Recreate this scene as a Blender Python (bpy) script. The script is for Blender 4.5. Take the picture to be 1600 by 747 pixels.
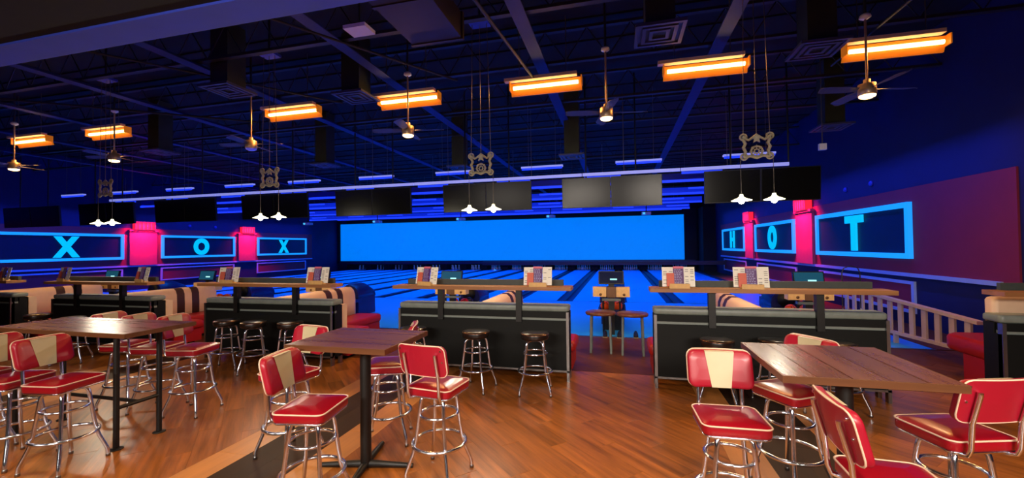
import bpy, math, random
from mathutils import Vector, Matrix
random.seed(7)
for o in list(bpy.data.objects): bpy.data.objects.remove(o)
SC = bpy.context.scene
COL = SC.collection
R = math.radians
PI = math.pi

# ---------------------------------------------------------------- camera, world, light
cam_data = bpy.data.cameras.new('camera')
cam_data.sensor_width = 36.0
cam_data.lens = 36.0 * 655.0 / 1600.0
cam_data.clip_start = 0.05
cam_data.clip_end = 200
cam = bpy.data.objects.new('camera', cam_data)
COL.objects.link(cam)
cam.location = (0, 0, 1.85)
cam.rotation_euler = (R(91.0645), R(0.7447), R(14.3031))
SC.camera = cam

world = bpy.data.worlds.new('world')
SC.world = world
world.use_nodes = True
world.node_tree.nodes['Background'].inputs[0].default_value = (0.10, 0.12, 0.30, 1)
world.node_tree.nodes['Background'].inputs[1].default_value = 0.01

vs = SC.view_settings
vs.view_transform = 'Standard'
vs.look = 'None'
vs.exposure = 0.0
vs.gamma = 1.0
vs.use_curve_mapping = False


def area(name, loc, sx, sy, power, color, spread=180, rot=(0, 0, 0)):
    d = bpy.data.lights.new(name, 'AREA')
    d.shape = 'RECTANGLE'
    d.size = sx
    d.size_y = sy
    d.energy = power
    d.color = color
    d.spread = R(spread)
    o = bpy.data.objects.new(name, d)
    o.location = loc
    o.rotation_euler = rot
    COL.objects.link(o)
    return o


def spot(name, loc, power, color, angle=100, blend=0.7, rot=(0, 0, 0), rad=0.05):
    d = bpy.data.lights.new(name, 'SPOT')
    d.energy = power
    d.color = color
    d.spot_size = R(angle)
    d.spot_blend = blend
    d.shadow_soft_size = rad
    o = bpy.data.objects.new(name, d)
    o.location = loc
    o.rotation_euler = rot
    COL.objects.link(o)
    return o


def point(name, loc, power, color, rad=0.04):
    d = bpy.data.lights.new(name, 'POINT')
    d.energy = power
    d.color = color
    d.shadow_soft_size = rad
    o = bpy.data.objects.new(name, d)
    o.location = loc
    COL.objects.link(o)
    return o


BLUE = (0.002, 0.165, 1.0)
# black-light rows over the lanes (louvred: light falls steeply down)
for i, (yy, pw) in enumerate([(12.0, 420), (16.0, 560), (20.0, 560), (24.0, 560), (28.0, 520), (31.4, 300)]):
    area('lane_light', (-9.6, yy, 4.02), 27.5, 0.07, pw, BLUE, 125)
# added blue strips that brighten the side walls and rails; no fixture there
for sx, X_ in ((1, 5.45), (-1, -23.35)):
    area('added_wall_wash', (X_, 18.5, 4.2), 0.08, 20.0, 210, (0.05, 0.10, 1.0), 110, (0, R(-16 * sx), 0))
# warm downlights in the low ceiling over the bar side (behind and above the camera)
WARM = (1.0, 0.74, 0.52)
DOWN = [(-7.2, 1.2, 60), (-4.6, 1.7, 80), (-2.0, 1.7, 125), (0.4, 1.7, 200), (2.8, 1.5, 150), (5.0, 1.2, 90),
        (-3.4, -0.6, 90), (1.5, -0.6, 90)]
for (x, y, pw) in DOWN:
    spot('downlight_lamp', (x, y, 3.55), pw, WARM, 120, 0.9, (R(8), 0, 0), 0.09)


# added broad fill lamps behind the camera, brightening faces turned toward it
for (x, pw) in ((-6.5, 34), (-2.2, 84), (2.2, 100)):
    area('added_front_fill', (x, -2.2, 2.95), 2.6, 0.7, pw, (1.0, 0.88, 0.76), 90, (R(64), 0, 0))


# ---------------------------------------------------------------- materials
def lin(c):
    out = []
    for v in c[:3]:
        v = v / 255.0
        out.append(v / 12.92 if v <= 0.04045 else ((v + 0.055) / 1.055) ** 2.4)
    return tuple(out) + (1.0,)


def mat(name, rgb, rough=0.5, metal=0.0, noise=0.0, nscale=20.0, bump=0.0, coat=0.0, emis=None, estr=0.0, spec=0.5,
        stretch=(1, 1, 1), island=0.0, rvar=0.0):
    """rgb in 0-255 sRGB; value noise, island variation and bump are optional"""
    m = bpy.data.materials.new(name)
    m.use_nodes = True
    nt = m.node_tree
    b = nt.nodes['Principled BSDF']
    c = lin(rgb)
    b.inputs['Base Color'].default_value = c
    b.inputs['Roughness'].default_value = rough
    b.inputs['Metallic'].default_value = metal
    b.inputs['Specular IOR Level'].default_value = spec
    if coat:
        b.inputs['Coat Weight'].default_value = coat
        b.inputs['Coat Roughness'].default_value = 0.15
    if emis is not None:
        b.inputs['Emission Color'].default_value = lin(emis)
        b.inputs['Emission Strength'].default_value = estr
    if noise or bump or rvar:
        tc = nt.nodes.new('ShaderNodeTexCoord')
        mp = nt.nodes.new('ShaderNodeMapping')
        mp.inputs['Scale'].default_value = stretch
        nt.links.new(tc.outputs['Object'], mp.inputs[0])
        nz = nt.nodes.new('ShaderNodeTexNoise')
        nz.inputs['Scale'].default_value = nscale
        nz.inputs['Detail'].default_value = 5
        nt.links.new(mp.outputs[0], nz.inputs['Vector'])
        val = nz.outputs['Fac']
        if noise:
            mr = nt.nodes.new('ShaderNodeMapRange')
            mr.inputs[1].default_value = 0.25
            mr.inputs[2].default_value = 0.75
            mr.inputs[3].default_value = 1 - noise
            mr.inputs[4].default_value = 1 + noise
            nt.links.new(val, mr.inputs[0])
            hs = nt.nodes.new('ShaderNodeHueSaturation')
            hs.inputs['Color'].default_value = c
            last = mr.outputs[0]
            if island:
                ge = nt.nodes.new('ShaderNodeNewGeometry')
                m2 = nt.nodes.new('ShaderNodeMapRange')
                m2.inputs[3].default_value = 1 - island
                m2.inputs[4].default_value = 1 + island
                # per board variation: mix island random with object random
                oi = nt.nodes.new('ShaderNodeObjectInfo')
                ad = nt.nodes.new('ShaderNodeMath')
                ad.operation = 'ADD'
                fr = nt.nodes.new('ShaderNodeMath')
                fr.operation = 'FRACT'
                nt.links.new(ge.outputs['Random Per Island'], ad.inputs[0])
                nt.links.new(oi.outputs['Random'], ad.inputs[1])
                nt.links.new(ad.outputs[0], fr.inputs[0])
                nt.links.new(fr.outputs[0], m2.inputs[0])
                mu = nt.nodes.new('ShaderNodeMath')
                mu.operation = 'MULTIPLY'
                nt.links.new(last, mu.inputs[0])
                nt.links.new(m2.outputs[0], mu.inputs[1])
                last = mu.outputs[0]
            nt.links.new(last, hs.inputs['Value'])
            nt.links.new(hs.outputs[0], b.inputs['Base Color'])
        if rvar:
            m3 = nt.nodes.new('ShaderNodeMapRange')
            m3.inputs[3].default_value = max(0.02, rough - rvar)
            m3.inputs[4].default_value = rough + rvar
            nt.links.new(val, m3.inputs[0])
            nt.links.new(m3.outputs[0], b.inputs['Roughness'])
        if bump:
            bp = nt.nodes.new('ShaderNodeBump')
            bp.inputs['Strength'].default_value = bump
            bp.inputs['Distance'].default_value = 0.01
            nt.links.new(val, bp.inputs['Height'])
            nt.links.new(bp.outputs[0], b.inputs['Normal'])
    return m


def wood(name, rgb, rough, grain_dir='x', scale=6.0, amt=0.35, island=0.2, rot=0.0, coat=0.0, spec=0.5):
    m = bpy.data.materials.new(name)
    m.use_nodes = True
    nt = m.node_tree
    b = nt.nodes['Principled BSDF']
    b.inputs['Roughness'].default_value = rough
    b.inputs['Specular IOR Level'].default_value = spec
    if coat:
        b.inputs['Coat Weight'].default_value = coat
        b.inputs['Coat Roughness'].default_value = 0.2
    tc = nt.nodes.new('ShaderNodeTexCoord')
    mp0 = nt.nodes.new('ShaderNodeMapping')
    mp0.inputs['Rotation'].default_value = (0, 0, rot)
    mp = nt.nodes.new('ShaderNodeMapping')
    mp.inputs['Scale'].default_value = (0.12, 1.6, 1.6) if grain_dir == 'x' else (1.6, 0.12, 1.6)
    nt.links.new(tc.outputs['Object'], mp0.inputs[0])
    nt.links.new(mp0.outputs[0], mp.inputs[0])
    ge = nt.nodes.new('ShaderNodeNewGeometry')
    oi = nt.nodes.new('ShaderNodeObjectInfo')
    ad = nt.nodes.new('ShaderNodeMath')
    ad.operation = 'ADD'
    nt.links.new(ge.outputs['Random Per Island'], ad.inputs[0])
    nt.links.new(oi.outputs['Random'], ad.inputs[1])
    fr = nt.nodes.new('ShaderNodeMath')
    fr.operation = 'FRACT'
    nt.links.new(ad.outputs[0], fr.inputs[0])
    sh = nt.nodes.new('ShaderNodeMath')
    sh.operation = 'MULTIPLY'
    sh.inputs[1].default_value = 37.0
    nt.links.new(fr.outputs[0], sh.inputs[0])
    vadd = nt.nodes.new('ShaderNodeVectorMath')
    nt.links.new(mp.outputs[0], vadd.inputs[0])
    nt.links.new(sh.outputs[0], vadd.inputs[1])
    nz = nt.nodes.new('ShaderNodeTexNoise')
    nz.inputs['Scale'].default_value = scale
    nz.inputs['Detail'].default_value = 6
    nz.inputs['Roughness'].default_value = 0.65
    nt.links.new(vadd.outputs[0], nz.inputs['Vector'])
    rp = nt.nodes.new('ShaderNodeMapRange')
    rp.inputs[1].default_value = 0.3
    rp.inputs[2].default_value = 0.7
    rp.inputs[3].default_value = 1 - amt
    rp.inputs[4].default_value = 1 + amt
    nt.links.new(nz.outputs['Fac'], rp.inputs[0])
    m2 = nt.nodes.new('ShaderNodeMapRange')
    m2.inputs[3].default_value = 1 - island
    m2.inputs[4].default_value = 1 + island
    nt.links.new(fr.outputs[0], m2.inputs[0])
    mu = nt.nodes.new('ShaderNodeMath')
    mu.operation = 'MULTIPLY'
    nt.links.new(rp.outputs[0], mu.inputs[0])
    nt.links.new(m2.outputs[0], mu.inputs[1])
    hs = nt.nodes.new('ShaderNodeHueSaturation')
    hs.inputs['Color'].default_value = lin(rgb)
    nt.links.new(mu.outputs[0], hs.inputs['Value'])
    nt.links.new(hs.outputs[0], b.inputs['Base Color'])
    bp = nt.nodes.new('ShaderNodeBump')
    bp.inputs['Strength'].default_value = 0.12
    bp.inputs['Distance'].default_value = 0.004
    nt.links.new(nz.outputs['Fac'], bp.inputs['Height'])
    nt.links.new(bp.outputs[0], b.inputs['Normal'])
    m3 = nt.nodes.new('ShaderNodeMapRange')
    m3.inputs[3].default_value = rough - 0.06
    m3.inputs[4].default_value = rough + 0.1
    nt.links.new(nz.outputs['Fac'], m3.inputs[0])
    nt.links.new(m3.outputs[0], b.inputs['Roughness'])
    return m


def emit(name, rgb, s):
    return mat(name, (10, 10, 10), 0.6, emis=rgb, estr=s)


M = {
    'floor': wood('oak_plank', (150, 86, 32), 0.30, 'x', 9.0, 0.50, 0.16, rot=R(45)),
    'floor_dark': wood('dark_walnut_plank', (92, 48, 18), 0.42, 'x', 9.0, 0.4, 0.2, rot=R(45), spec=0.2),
    'band_light': wood('light_border_plank', (190, 124, 62), 0.36, 'y', 7.0, 0.16, 0.06),
    'band_dark': wood('charcoal_border_plank', (54, 36, 24), 0.5, 'y', 7.0, 0.3, 0.06, spec=0.15),
    'subfloor': mat('subfloor', (40, 26, 20), 0.8, noise=0.1),
    'table_x': wood('table_board_across', (104, 60, 44), 0.26, 'x', 6.0, 0.22, 0.15),
    'table_y': wood('table_board_along', (104, 62, 44), 0.26, 'y', 6.0, 0.22, 0.15),
    'table_edge': wood('table_edge_wood', (98, 58, 30), 0.4, 'x', 7.0, 0.25, 0.05),
    'ledge': wood('ledge_wood', (158, 106, 62), 0.4, 'x', 6.0, 0.25, 0.05),
    'red': mat('red_vinyl', (150, 10, 28), 0.28, noise=0.06, nscale=6, bump=0.05, coat=0.25),
    'red_back': mat('red_vinyl_smooth', (160, 12, 40), 0.4, noise=0.04, nscale=8, coat=0.15),
    'red_booth': mat('booth_red_vinyl', (160, 22, 22), 0.42, noise=0.08, nscale=5, bump=0.05),
    'cream': mat('cream_vinyl', (188, 176, 140), 0.42, noise=0.05, nscale=8),
    'piping': mat('cream_piping', (226, 196, 170), 0.4, noise=0.03),
    'beige': mat('booth_beige_vinyl', (230, 192, 160), 0.5, noise=0.06, nscale=4, bump=0.05),
    'brown': mat('booth_brown_vinyl', (62, 36, 30), 0.5, noise=0.08, nscale=6),
    'chrome': mat('chrome', (226, 234, 250), 0.17, 1.0, rvar=0.05, nscale=30),
    'steel': mat('brushed_steel', (150, 150, 152), 0.35, 1.0, rvar=0.08, nscale=60),
    'black': mat('black_laminate', (9, 12, 11), 0.6, noise=0.15, nscale=10, spec=0.25),
    'back_strip': mat('dark_grey_strip', (62, 68, 64), 0.6, noise=0.1),
    'black_gloss': mat('black_gloss', (8, 8, 9), 0.18, noise=0.1, nscale=12),
    'iron': mat('black_iron', (12, 13, 13), 0.45, noise=0.2, nscale=25, bump=0.1),
    'seat_black': mat('black_vinyl', (22, 16, 15), 0.3, noise=0.1, nscale=12, coat=0.3),
    'grey_vinyl': mat('grey_booth_top', (122, 130, 122), 0.42, noise=0.15, nscale=9, bump=0.1),
    'grey_trim': mat('grey_trim_strip', (124, 132, 126), 0.4, noise=0.06),
    'bronze': mat('bronze_edge', (130, 92, 70), 0.22, 0.9, rvar=0.05),
    'lane': mat('lane_laminate', (30, 175, 255), 0.30, noise=0.03, nscale=3, spec=0.35),
    'approach': mat('approach_laminate', (50, 175, 255), 0.32, noise=0.03, nscale=2, spec=0.35),
    'gutter': mat('gutter_plastic', (8, 26, 92), 0.5, noise=0.1, nscale=6),
    'cap': mat('lane_divider', (6, 12, 60), 0.45, noise=0.1, nscale=6),
    'deck': mat('painted_roof_deck', (6, 6, 9), 0.85, noise=0.2, nscale=3),
    'joist': mat('painted_joist', (34, 30, 32), 0.6, noise=0.2, nscale=8),
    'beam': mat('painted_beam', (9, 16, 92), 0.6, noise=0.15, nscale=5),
    'duct': mat('painted_duct', (44, 46, 30), 0.6, noise=0.25, nscale=4),
    'duct_dark': mat('dark_red_duct', (42, 24, 26), 0.55, noise=0.2, nscale=4),
    'vent': mat('diffuser_metal', (58, 60, 92), 0.5, noise=0.1, nscale=10),
    'wall_blue': mat('navy_wall_paint', (14, 16, 78), 0.75, noise=0.08, nscale=2, bump=0.05),
    'wall_wine': mat('wine_wall_paint', (130, 30, 60), 0.75, noise=0.06, nscale=2, bump=0.05),
    'wall_dark': mat('black_wall_paint', (14, 14, 26), 0.8, noise=0.1, nscale=2),
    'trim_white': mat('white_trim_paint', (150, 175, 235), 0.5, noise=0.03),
    'neon_frame': mat('blue_light_frame', (30, 110, 200), 0.5, emis=(24, 158, 255), estr=0.95),
    'neon_letter': mat('cyan_light_letter', (20, 120, 160), 0.5, emis=(0, 190, 246), estr=1.0),
    'sign_back': mat('sign_backing', (6, 12, 60), 0.5, noise=0.1, nscale=3),
    'pilaster': mat('pilaster_plaster', (170, 60, 96), 0.6, noise=0.08, nscale=5, bump=0.1),
    'red_glow': emit('red_lantern_glass', (255, 26, 48), 1.6),
    'masking': mat('masking_screen_lit', (0, 40, 90), 0.7, emis=(0, 126, 250), estr=0.92),  # projected and black light on the screen is put into emission
    'mask_house': mat('masking_housing', (14, 16, 60), 0.5, noise=0.1),
    'dot': emit('lane_number_lamp', (70, 190, 255), 1.3),
    'pin': mat('pin_white', (215, 220, 235), 0.3, noise=0.03),
    'pin_band': mat('pin_red', (190, 30, 30), 0.35),
    'amber': emit('amber_tube', (255, 214, 130), 8.0),
    'trough': mat('tube_lit_trough', (214, 104, 26), 0.45, noise=0.06, nscale=8, emis=(255, 140, 20), estr=0.30),  # weak emission stands in for tube light caught on the trough
    'channel': mat('white_channel', (226, 206, 190), 0.5, noise=0.05, nscale=20),
    'fanlight': emit('fan_lamp_glass', (255, 200, 130), 8.0),
    'fanlight_off': mat('fan_lamp_off', (140, 140, 190), 0.3, emis=(60, 80, 255), estr=0.3),  # unlit glass; blue room light on it is put into emission
    'fan_metal': mat('fan_nickel', (206, 176, 140), 0.38, 0.6, rvar=0.05),
    'blade': mat('fan_blade', (60, 60, 96), 0.5, noise=0.1, nscale=6),
    'shade': mat('lamp_shade', (250, 245, 215), 0.4, emis=(255, 246, 200), estr=2.6),
    'bulb': emit('lamp_bulb', (255, 250, 215), 14.0),
    'ornament': mat('aged_brass', (158, 152, 126), 0.5, 0.2, noise=0.3, nscale=40, bump=0.3),
    'wire': mat('steel_cable', (110, 104, 96), 0.4, 0.6, noise=0.1),
    'blacklight': mat('black_light_tube', (20, 40, 200), 0.4, emis=(32, 66, 255), estr=0.95),
    'blacklight_dim': mat('black_light_cove', (10, 20, 120), 0.5, emis=(10, 46, 235), estr=0.62),
    'blue_panel': mat('blue_soffit_panel', (14, 26, 150), 0.6, noise=0.1, nscale=3),
    'strip': mat('lavender_light_strip', (150, 150, 220), 0.4, emis=(142, 150, 240), estr=0.72),
    'tv_body': mat('television_case', (6, 6, 7), 0.4, noise=0.1),
    'tv_screen': mat('television_glass', (12, 11, 8), 0.22, noise=0.1, nscale=2, spec=0.3),
    'kiosk_screen': mat('monitor_glass', (16, 40, 60), 0.2, emis=(40, 120, 150), estr=0.35),
    'kiosk_screen_dark': mat('monitor_glass_dark', (6, 12, 34), 0.2, emis=(8, 20, 60), estr=0.3),
    'logo': emit('screen_logo', (170, 250, 250), 1.2),
    'kiosk_box': mat('tan_speaker_case', (240, 196, 130), 0.5, noise=0.1, nscale=20),
    'kiosk_brown': mat('brown_post_cover', (120, 84, 56), 0.5, noise=0.1),
    'hood': mat('ball_return_shell', (18, 26, 90), 0.35, noise=0.1, nscale=5),
    'hood_black': mat('ball_return_mouth', (5, 5, 7), 0.6, noise=0.1),
    'ball_orange': mat('orange_bowling_ball', (226, 84, 26), 0.15, noise=0.2, nscale=9),
    'ball_red': mat('red_bowling_ball', (190, 30, 30), 0.15, noise=0.2, nscale=9),
    'ball_dark': mat('dark_bowling_ball', (26, 26, 46), 0.12, noise=0.2, nscale=9),
    'rail_wood': mat('pale_rail_wood', (196, 170, 160), 0.5, noise=0.08, nscale=9, stretch=(1, 1, 0.2)),
    'paper': mat('menu_card_cream', (252, 246, 226), 0.6, noise=0.03, nscale=40),
    'paper_red': mat('menu_card_coral', (222, 104, 78), 0.55, noise=0.05, nscale=30),
    'paper_navy': mat('menu_card_plum', (92, 44, 110), 0.5, noise=0.1, nscale=30),
    'paper_pink': mat('menu_card_pink', (226, 110, 130), 0.5, noise=0.05),
    'ink': mat('menu_ink', (150, 142, 132), 0.6, noise=0.1),
    'ink_light': mat('menu_white_print', (170, 160, 200), 0.6, noise=0.1),
    'holder': mat('wooden_menu_holder', (222, 176, 106), 0.5, noise=0.1, nscale=30),
    'soffit': mat('low_ceiling_paint', (20, 26, 22), 0.85, noise=0.1, nscale=3),
    'soffit_edge': mat('blue_light_edge_tint', (66, 90, 245), 0.75, noise=0.05, nscale=3),  # blue light falling on the edge is put into its base colour
    'white_box': mat('white_plastic', (225, 225, 235), 0.4, noise=0.03),
    'lamp_face': emit('downlight_face', (255, 226, 190), 14.0),
    'blue_plate': mat('blue_lit_plate', (40, 50, 170), 0.5, noise=0.05),
}


# ---------------------------------------------------------------- mesh helpers
class MB:
    def __init__(s):
        s.v = []
        s.f = []
        s.sm = []

    def add(s, vs_, fs, smooth=False):
        n = len(s.v)
        s.v += [tuple(p) for p in vs_]
        s.f += [tuple(i + n for i in f) for f in fs]
        s.sm += [smooth] * len(fs)
        return s

    def box(s, x0, x1, y0, y1, z0, z1):
        vs_ = [(x, y, z) for x in (x0, x1) for y in (y0, y1) for z in (z0, z1)]
        return s.add(vs_, [(0, 1, 3, 2), (4, 6, 7, 5), (0, 4, 5, 1), (2, 3, 7, 6), (0, 2, 6, 4), (1, 5, 7, 3)])

    def loft(s, rings, smooth=True, cap=True, closed=True):
        n = len(rings[0])
        vs_ = [p for r in rings for p in r]
        fs = []
        for k in range(len(rings) - 1):
            for i in range(n if closed else n - 1):
                j = (i + 1) % n
                fs.append((k * n + i, k * n + j, (k + 1) * n + j, (k + 1) * n + i))
        s.add(vs_, fs, smooth)
        if cap:
            s.add(rings[0][::-1], [tuple(range(n))])
            s.add(rings[-1], [tuple(range(n))])
        return s

    def tube(s, pts, r, n=10, closed=False, cap=True):
        P = [Vector(p) for p in pts]
        m = len(P)
        rr = r if isinstance(r, (list, tuple)) else [r] * m
        tang = []
        for i in range(m):
            if closed:
                t = P[(i + 1) % m] - P[i - 1]
            else:
                t = P[min(i + 1, m - 1)] - P[max(i - 1, 0)]
            tang.append(t.normalized())
        up = Vector((0, 0, 1)) if abs(tang[0].z) < 0.9 else Vector((1, 0, 0))
        u = tang[0].cross(up).normalized()
        rings = []
        for i in range(m):
            u = (u - tang[i] * u.dot(tang[i])).normalized()
            w = tang[i].cross(u)
            rings.append([tuple(P[i] + (u * math.cos(a) + w * math.sin(a)) * rr[i]) for a in
                          [2 * PI * k / n for k in range(n)]])
        if closed:
            rings.append(rings[0])
            cap = False
        return s.loft(rings, True, cap)

    def lathe(s, prof, n=24, c=(0, 0, 0), smooth=True, cap=True):
        rings = [[(c[0] + r * math.cos(2 * PI * k / n), c[1] + r * math.sin(2 * PI * k / n), c[2] + z)
                  for k in range(n)] for (r, z) in prof]
        return s.loft(rings, smooth, cap)

    def ring(s, c, r, tr, n=28, m=8, axis='z'):
        pts = []
        for k in range(n):
            a = 2 * PI * k / n
            x, y = r * math.cos(a), r * math.sin(a)
            pts.append((c[0] + x, c[1] + y, c[2]) if axis == 'z' else (c[0] + x, c[1], c[2] + y))
        return s.tube(pts, tr, m, closed=True)

    def build(s, name, m, parent=None, loc=None):
        me = bpy.data.meshes.new(name)
        me.from_pydata(s.v, [], s.f)
        me.polygons.foreach_set('use_smooth', s.sm)
        me.materials.append(m)
        me.update()
        o = bpy.data.objects.new(name, me)
        COL.objects.link(o)
        if parent is not None:
            o.parent = parent
        if loc is not None:
            o.location = loc
        return o


def rrect(w, d, r, n=6, z=0.0, inset=0.0):
    """rounded rectangle outline, half sizes w,d"""
    w -= inset
    d -= inset
    r = max(0.002, min(r - inset * 0.6, w, d))
    pts = []
    for (cx, cy, a0) in ((w - r, d - r, 0), (-w + r, d - r, 90), (-w + r, -d + r, 180), (w - r, -d + r, 270)):
        for k in range(n + 1):
            a = R(a0 + 90.0 * k / n)
            pts.append((cx + r * math.cos(a), cy + r * math.sin(a), z))
    return pts


def cushion(mb, w, d, r, z0, z1, e=0.02, n=6, crown=0.0):
    t = z1 - z0
    rings = [rrect(w, d, r, n, z0, e), rrect(w, d, r, n, z0 + e * 0.4, e * 0.3), rrect(w, d, r, n, z0 + e, 0),
             rrect(w, d, r, n, z1 - e, 0), rrect(w, d, r, n, z1 - e * 0.4, e * 0.3), rrect(w, d, r, n, z1, e)]
    if crown:
        rings += [rrect(w, d, r, n, z1 + crown * 0.7, 0.06), rrect(w, d, r, n, z1 + crown, 0.12)]
    return mb.loft(rings)


def tag(o, label=None, cat=None, group=None, kind=None):
    if label: o['label'] = label
    if cat: o['category'] = cat
    if group: o['group'] = group
    if kind: o['kind'] = kind
    return o


def empty(name, loc=(0, 0, 0), rz=0.0):
    o = bpy.data.objects.new(name, None)
    o.location = loc
    o.rotation_euler = (0, 0, rz)
    o.empty_display_size = 0.1
    COL.objects.link(o)
    return o


def thing(name, label, cat, loc=(0, 0, 0), rz=0.0, group=None):
    return tag(empty(name, loc, rz), label, cat, group)


def copy_tree(o, parent=None):
    c = o.copy()
    COL.objects.link(c)
    if parent is not None:
        c.parent = parent
    for ch in list(o.children):
        copy_tree(ch, c)
    return c


def struct(o):
    o['kind'] = 'structure'
    return o


ORD = ['first', 'second', 'third', 'fourth', 'fifth', 'sixth', 'seventh', 'eighth', 'ninth', 'tenth', 'eleventh']


def nth(i, n, a='left', b='right'):
    """words for the i-th of n from the left"""
    if i == 0: return '%smost' % a
    if i == n - 1: return '%smost' % b
    if n - 1 - i < i: return '%s from the %s' % (ORD[n - 1 - i], b)
    return '%s from the %s' % (ORD[i], a)


# ---------------------------------------------------------------- the setting
XL, XR = -24.2, 6.3
YF, YB = -3.0, 34.0
ZC = 6.2
floor = MB().box(XL - 0.2, XR + 0.2, YF, 8.72, -0.2, -0.012).build('floor', M['subfloor'])
struct(floor)
lane_floor = MB().box(XL - 0.2, XR + 0.2, 8.73, YB, -0.3, -0.13).build('floor', M['gutter'])
struct(lane_floor)
ceiling = MB()
ceiling.box(XL - 0.2, XR + 0.2, YF, YB, ZC, ZC + 0.2)
x = XL
ceiling = ceiling.build('ceiling', M['deck'])
struct(ceiling)
ribs = MB()
y = 2.6
while y < YB:
    ribs.box(XL, XR, y, y + 0.16, ZC - 0.03, ZC + 0.01)
    y += 0.9
tag(ribs.build('deck_rib', M['deck'], ceiling), kind='stuff')

wall_right = struct(MB().box(XR, XR + 0.2, YF, YB, -0.2, ZC).build('wall_right', M['wall_blue']))
wall_left = struct(MB().box(XL - 0.2, XL, YF, YB, -0.2, ZC).build('wall_left', M['wall_blue']))
wall_back = struct(MB().box(XL, XR, YB, YB + 0.2, -0.3, ZC).build('wall_back', M['wall_dark']))
wall_front = struct(MB().box(XL, XR, YF - 0.2, YF, -0.2, ZC).build('wall_front', M['wall_dark']))

FR = [(11.1, 15.6), (17.4, 21.9), (23.65, 28.3)]


def wall_dress(root, side):
    s = -1 if side == 'right' else 1
    X = XR if side == 'right' else XL

    def bx(mb, d0, d1, y0, y1, z0, z1):
        a, b = X + s * d0, X + s * d1
        mb.box(min(a, b), max(a, b), y0, y1, z0, z1)

    w = MB()
    bx(w, -0.01, 0.03, 8.6, 29.0, 1.12, 3.05)
    w.build('wine_panel', M['wall_wine'], root)['label'] = 'wine red painted upper wall panel'
    r = MB()
    bx(r, -0.01, 0.07, 8.9, 29.0, 1.07, 1.15)
    r.build('chair_rail', M['trim_white'], root)['label'] = 'pale chair rail catching blue light'
    for (a, b) in FR:
        p = MB()
        bx(p, -0.01, 0.02, a + 0.1, b - 0.1, 0.3, 0.92)
        p.build('wainscot_panel', M['wall_wine'], root)
        f = MB()
        bx(f, -0.01, 0.05, a, b, 0.9, 0.97)
        bx(f, -0.01, 0.05, a, b, 0.26, 0.33)
        bx(f, -0.01, 0.05, a, a + 0.09, 0.33, 0.9)
        bx(f, -0.01, 0.05, b - 0.09, b, 0.33, 0.9)
        f.build('panel_moulding', M['trim_white'], root)


wall_dress(wall_right, 'right')
wall_dress(wall_left, 'left')


# letters built from slabs in (u,z), u along the wall reading direction
def letter_mesh(ch):
    mb = MB()
    t = 0.05

    def bar(p, q, w):
        p, q = Vector(p), Vector(q)
        d = (q - p).normalized()
        n = Vector((-d.y, d.x)) * w / 2
        c = [p + n, p - n, q - n, q + n]
        mb.add([(a.x, 0, a.y) for a in c] + [(a.x, t, a.y) for a in c],
               [(0, 1, 2, 3), (7, 6, 5, 4), (0, 4, 5, 1), (1, 5, 6, 2), (2, 6, 7, 3), (3, 7, 4, 0)])

    if ch == 'T':
        bar((-0.43, 0.38), (0.43, 0.38), 0.2)
        bar((0, -0.475), (0, 0.3), 0.25)
    if ch == 'H':
        bar((-0.32, -0.475), (-0.32, 0.475), 0.24)
        bar((0.32, -0.475), (0.32, 0.475), 0.24)
        bar((-0.3, 0), (0.3, 0), 0.2)
    if ch == 'X':
        # slab diagonals cut flat at the top and bottom
        for sg in (1, -1):
            c = [(-0.475 * sg, -0.475), (-0.21 * sg, -0.475), (0.45 * sg, 0.475), (0.19 * sg, 0.475)]
            if sg < 0: c = c[::-1]
            oy = 0.0 if sg > 0 else 0.004
            mb.add([(a, oy, b) for a, b in c] + [(a, t + oy, b) for a, b in c],
                   [(0, 1, 2, 3), (7, 6, 5, 4), (0, 4, 5, 1), (1, 5, 6, 2), (2, 6, 7, 3), (3, 7, 4, 0)])
    if ch == 'O':
        n = 32
        o, i = [], []
        for k in range(n):
            a = 2 * PI * k / n
            o.append((0.47 * math.cos(a), 0.49 * math.sin(a)))
            i.append((0.23 * math.cos(a), 0.24 * math.sin(a)))
        rings = [[(a, 0, b) for a, b in o], [(a, t, b) for a, b in o], [(a, t, b) for a, b in i],
                 [(a, 0, b) for a, b in i], [(a, 0, b) for a, b in o]]
        mb.loft(rings, False, False)
    return mb


def wall_sign(side, k, ch):
    a, b = FR[k]
    c = (a + b) / 2
    h = (b - a) / 2
    zc = 2.1
    names = ['nearest', 'middle', 'farthest']
    label = 'blue neon framed sign with cyan letter %s, %s on the %s wall' % (ch, names[k], side)
    if side == 'right':
        t = thing('wall_sign', label, 'sign', (XR - 0.035, c, zc), -PI / 2)
    else:
        t = thing('wall_sign', label, 'sign', (XL + 0.035, c, zc), PI / 2)
    # local: x along the wall, -y into the room
    MB().box(-h + 0.05, h - 0.05, -0.03, 0.0, -0.58, 0.58).build('sign_board', M['sign_back'], t)
    w = 0.12
    MB().box(-h, h, -0.09, 0.0, 0.63 - w, 0.63).build('light_tube', M['neon_frame'], t)
    MB().box(-h, h, -0.09, 0.0, -0.63, -0.63 + w).build('light_tube', M['neon_frame'], t)
    MB().box(-h, -h + w, -0.09, 0.0, -0.63 + w, 0.63 - w).build('light_tube', M['neon_frame'], t)
    MB().box(h - w, h, -0.09, 0.0, -0.63 + w, 0.63 - w).build('light_tube', M['neon_frame'], t)
    lm = letter_mesh(ch)
    # y=0..t faces: shift so the letter stands proud of the board
    lm.v = [(x_, -y_ - 0.035, z_) for x_, y_, z_ in lm.v]
    lm.build('letter', M['neon_letter'], t)
    return t


for k, ch in enumerate('THO'.replace('HO', 'OH')): wall_sign('right', k, ch)
for k, ch in enumerate('XOX'): wall_sign('left', k, ch)


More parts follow.
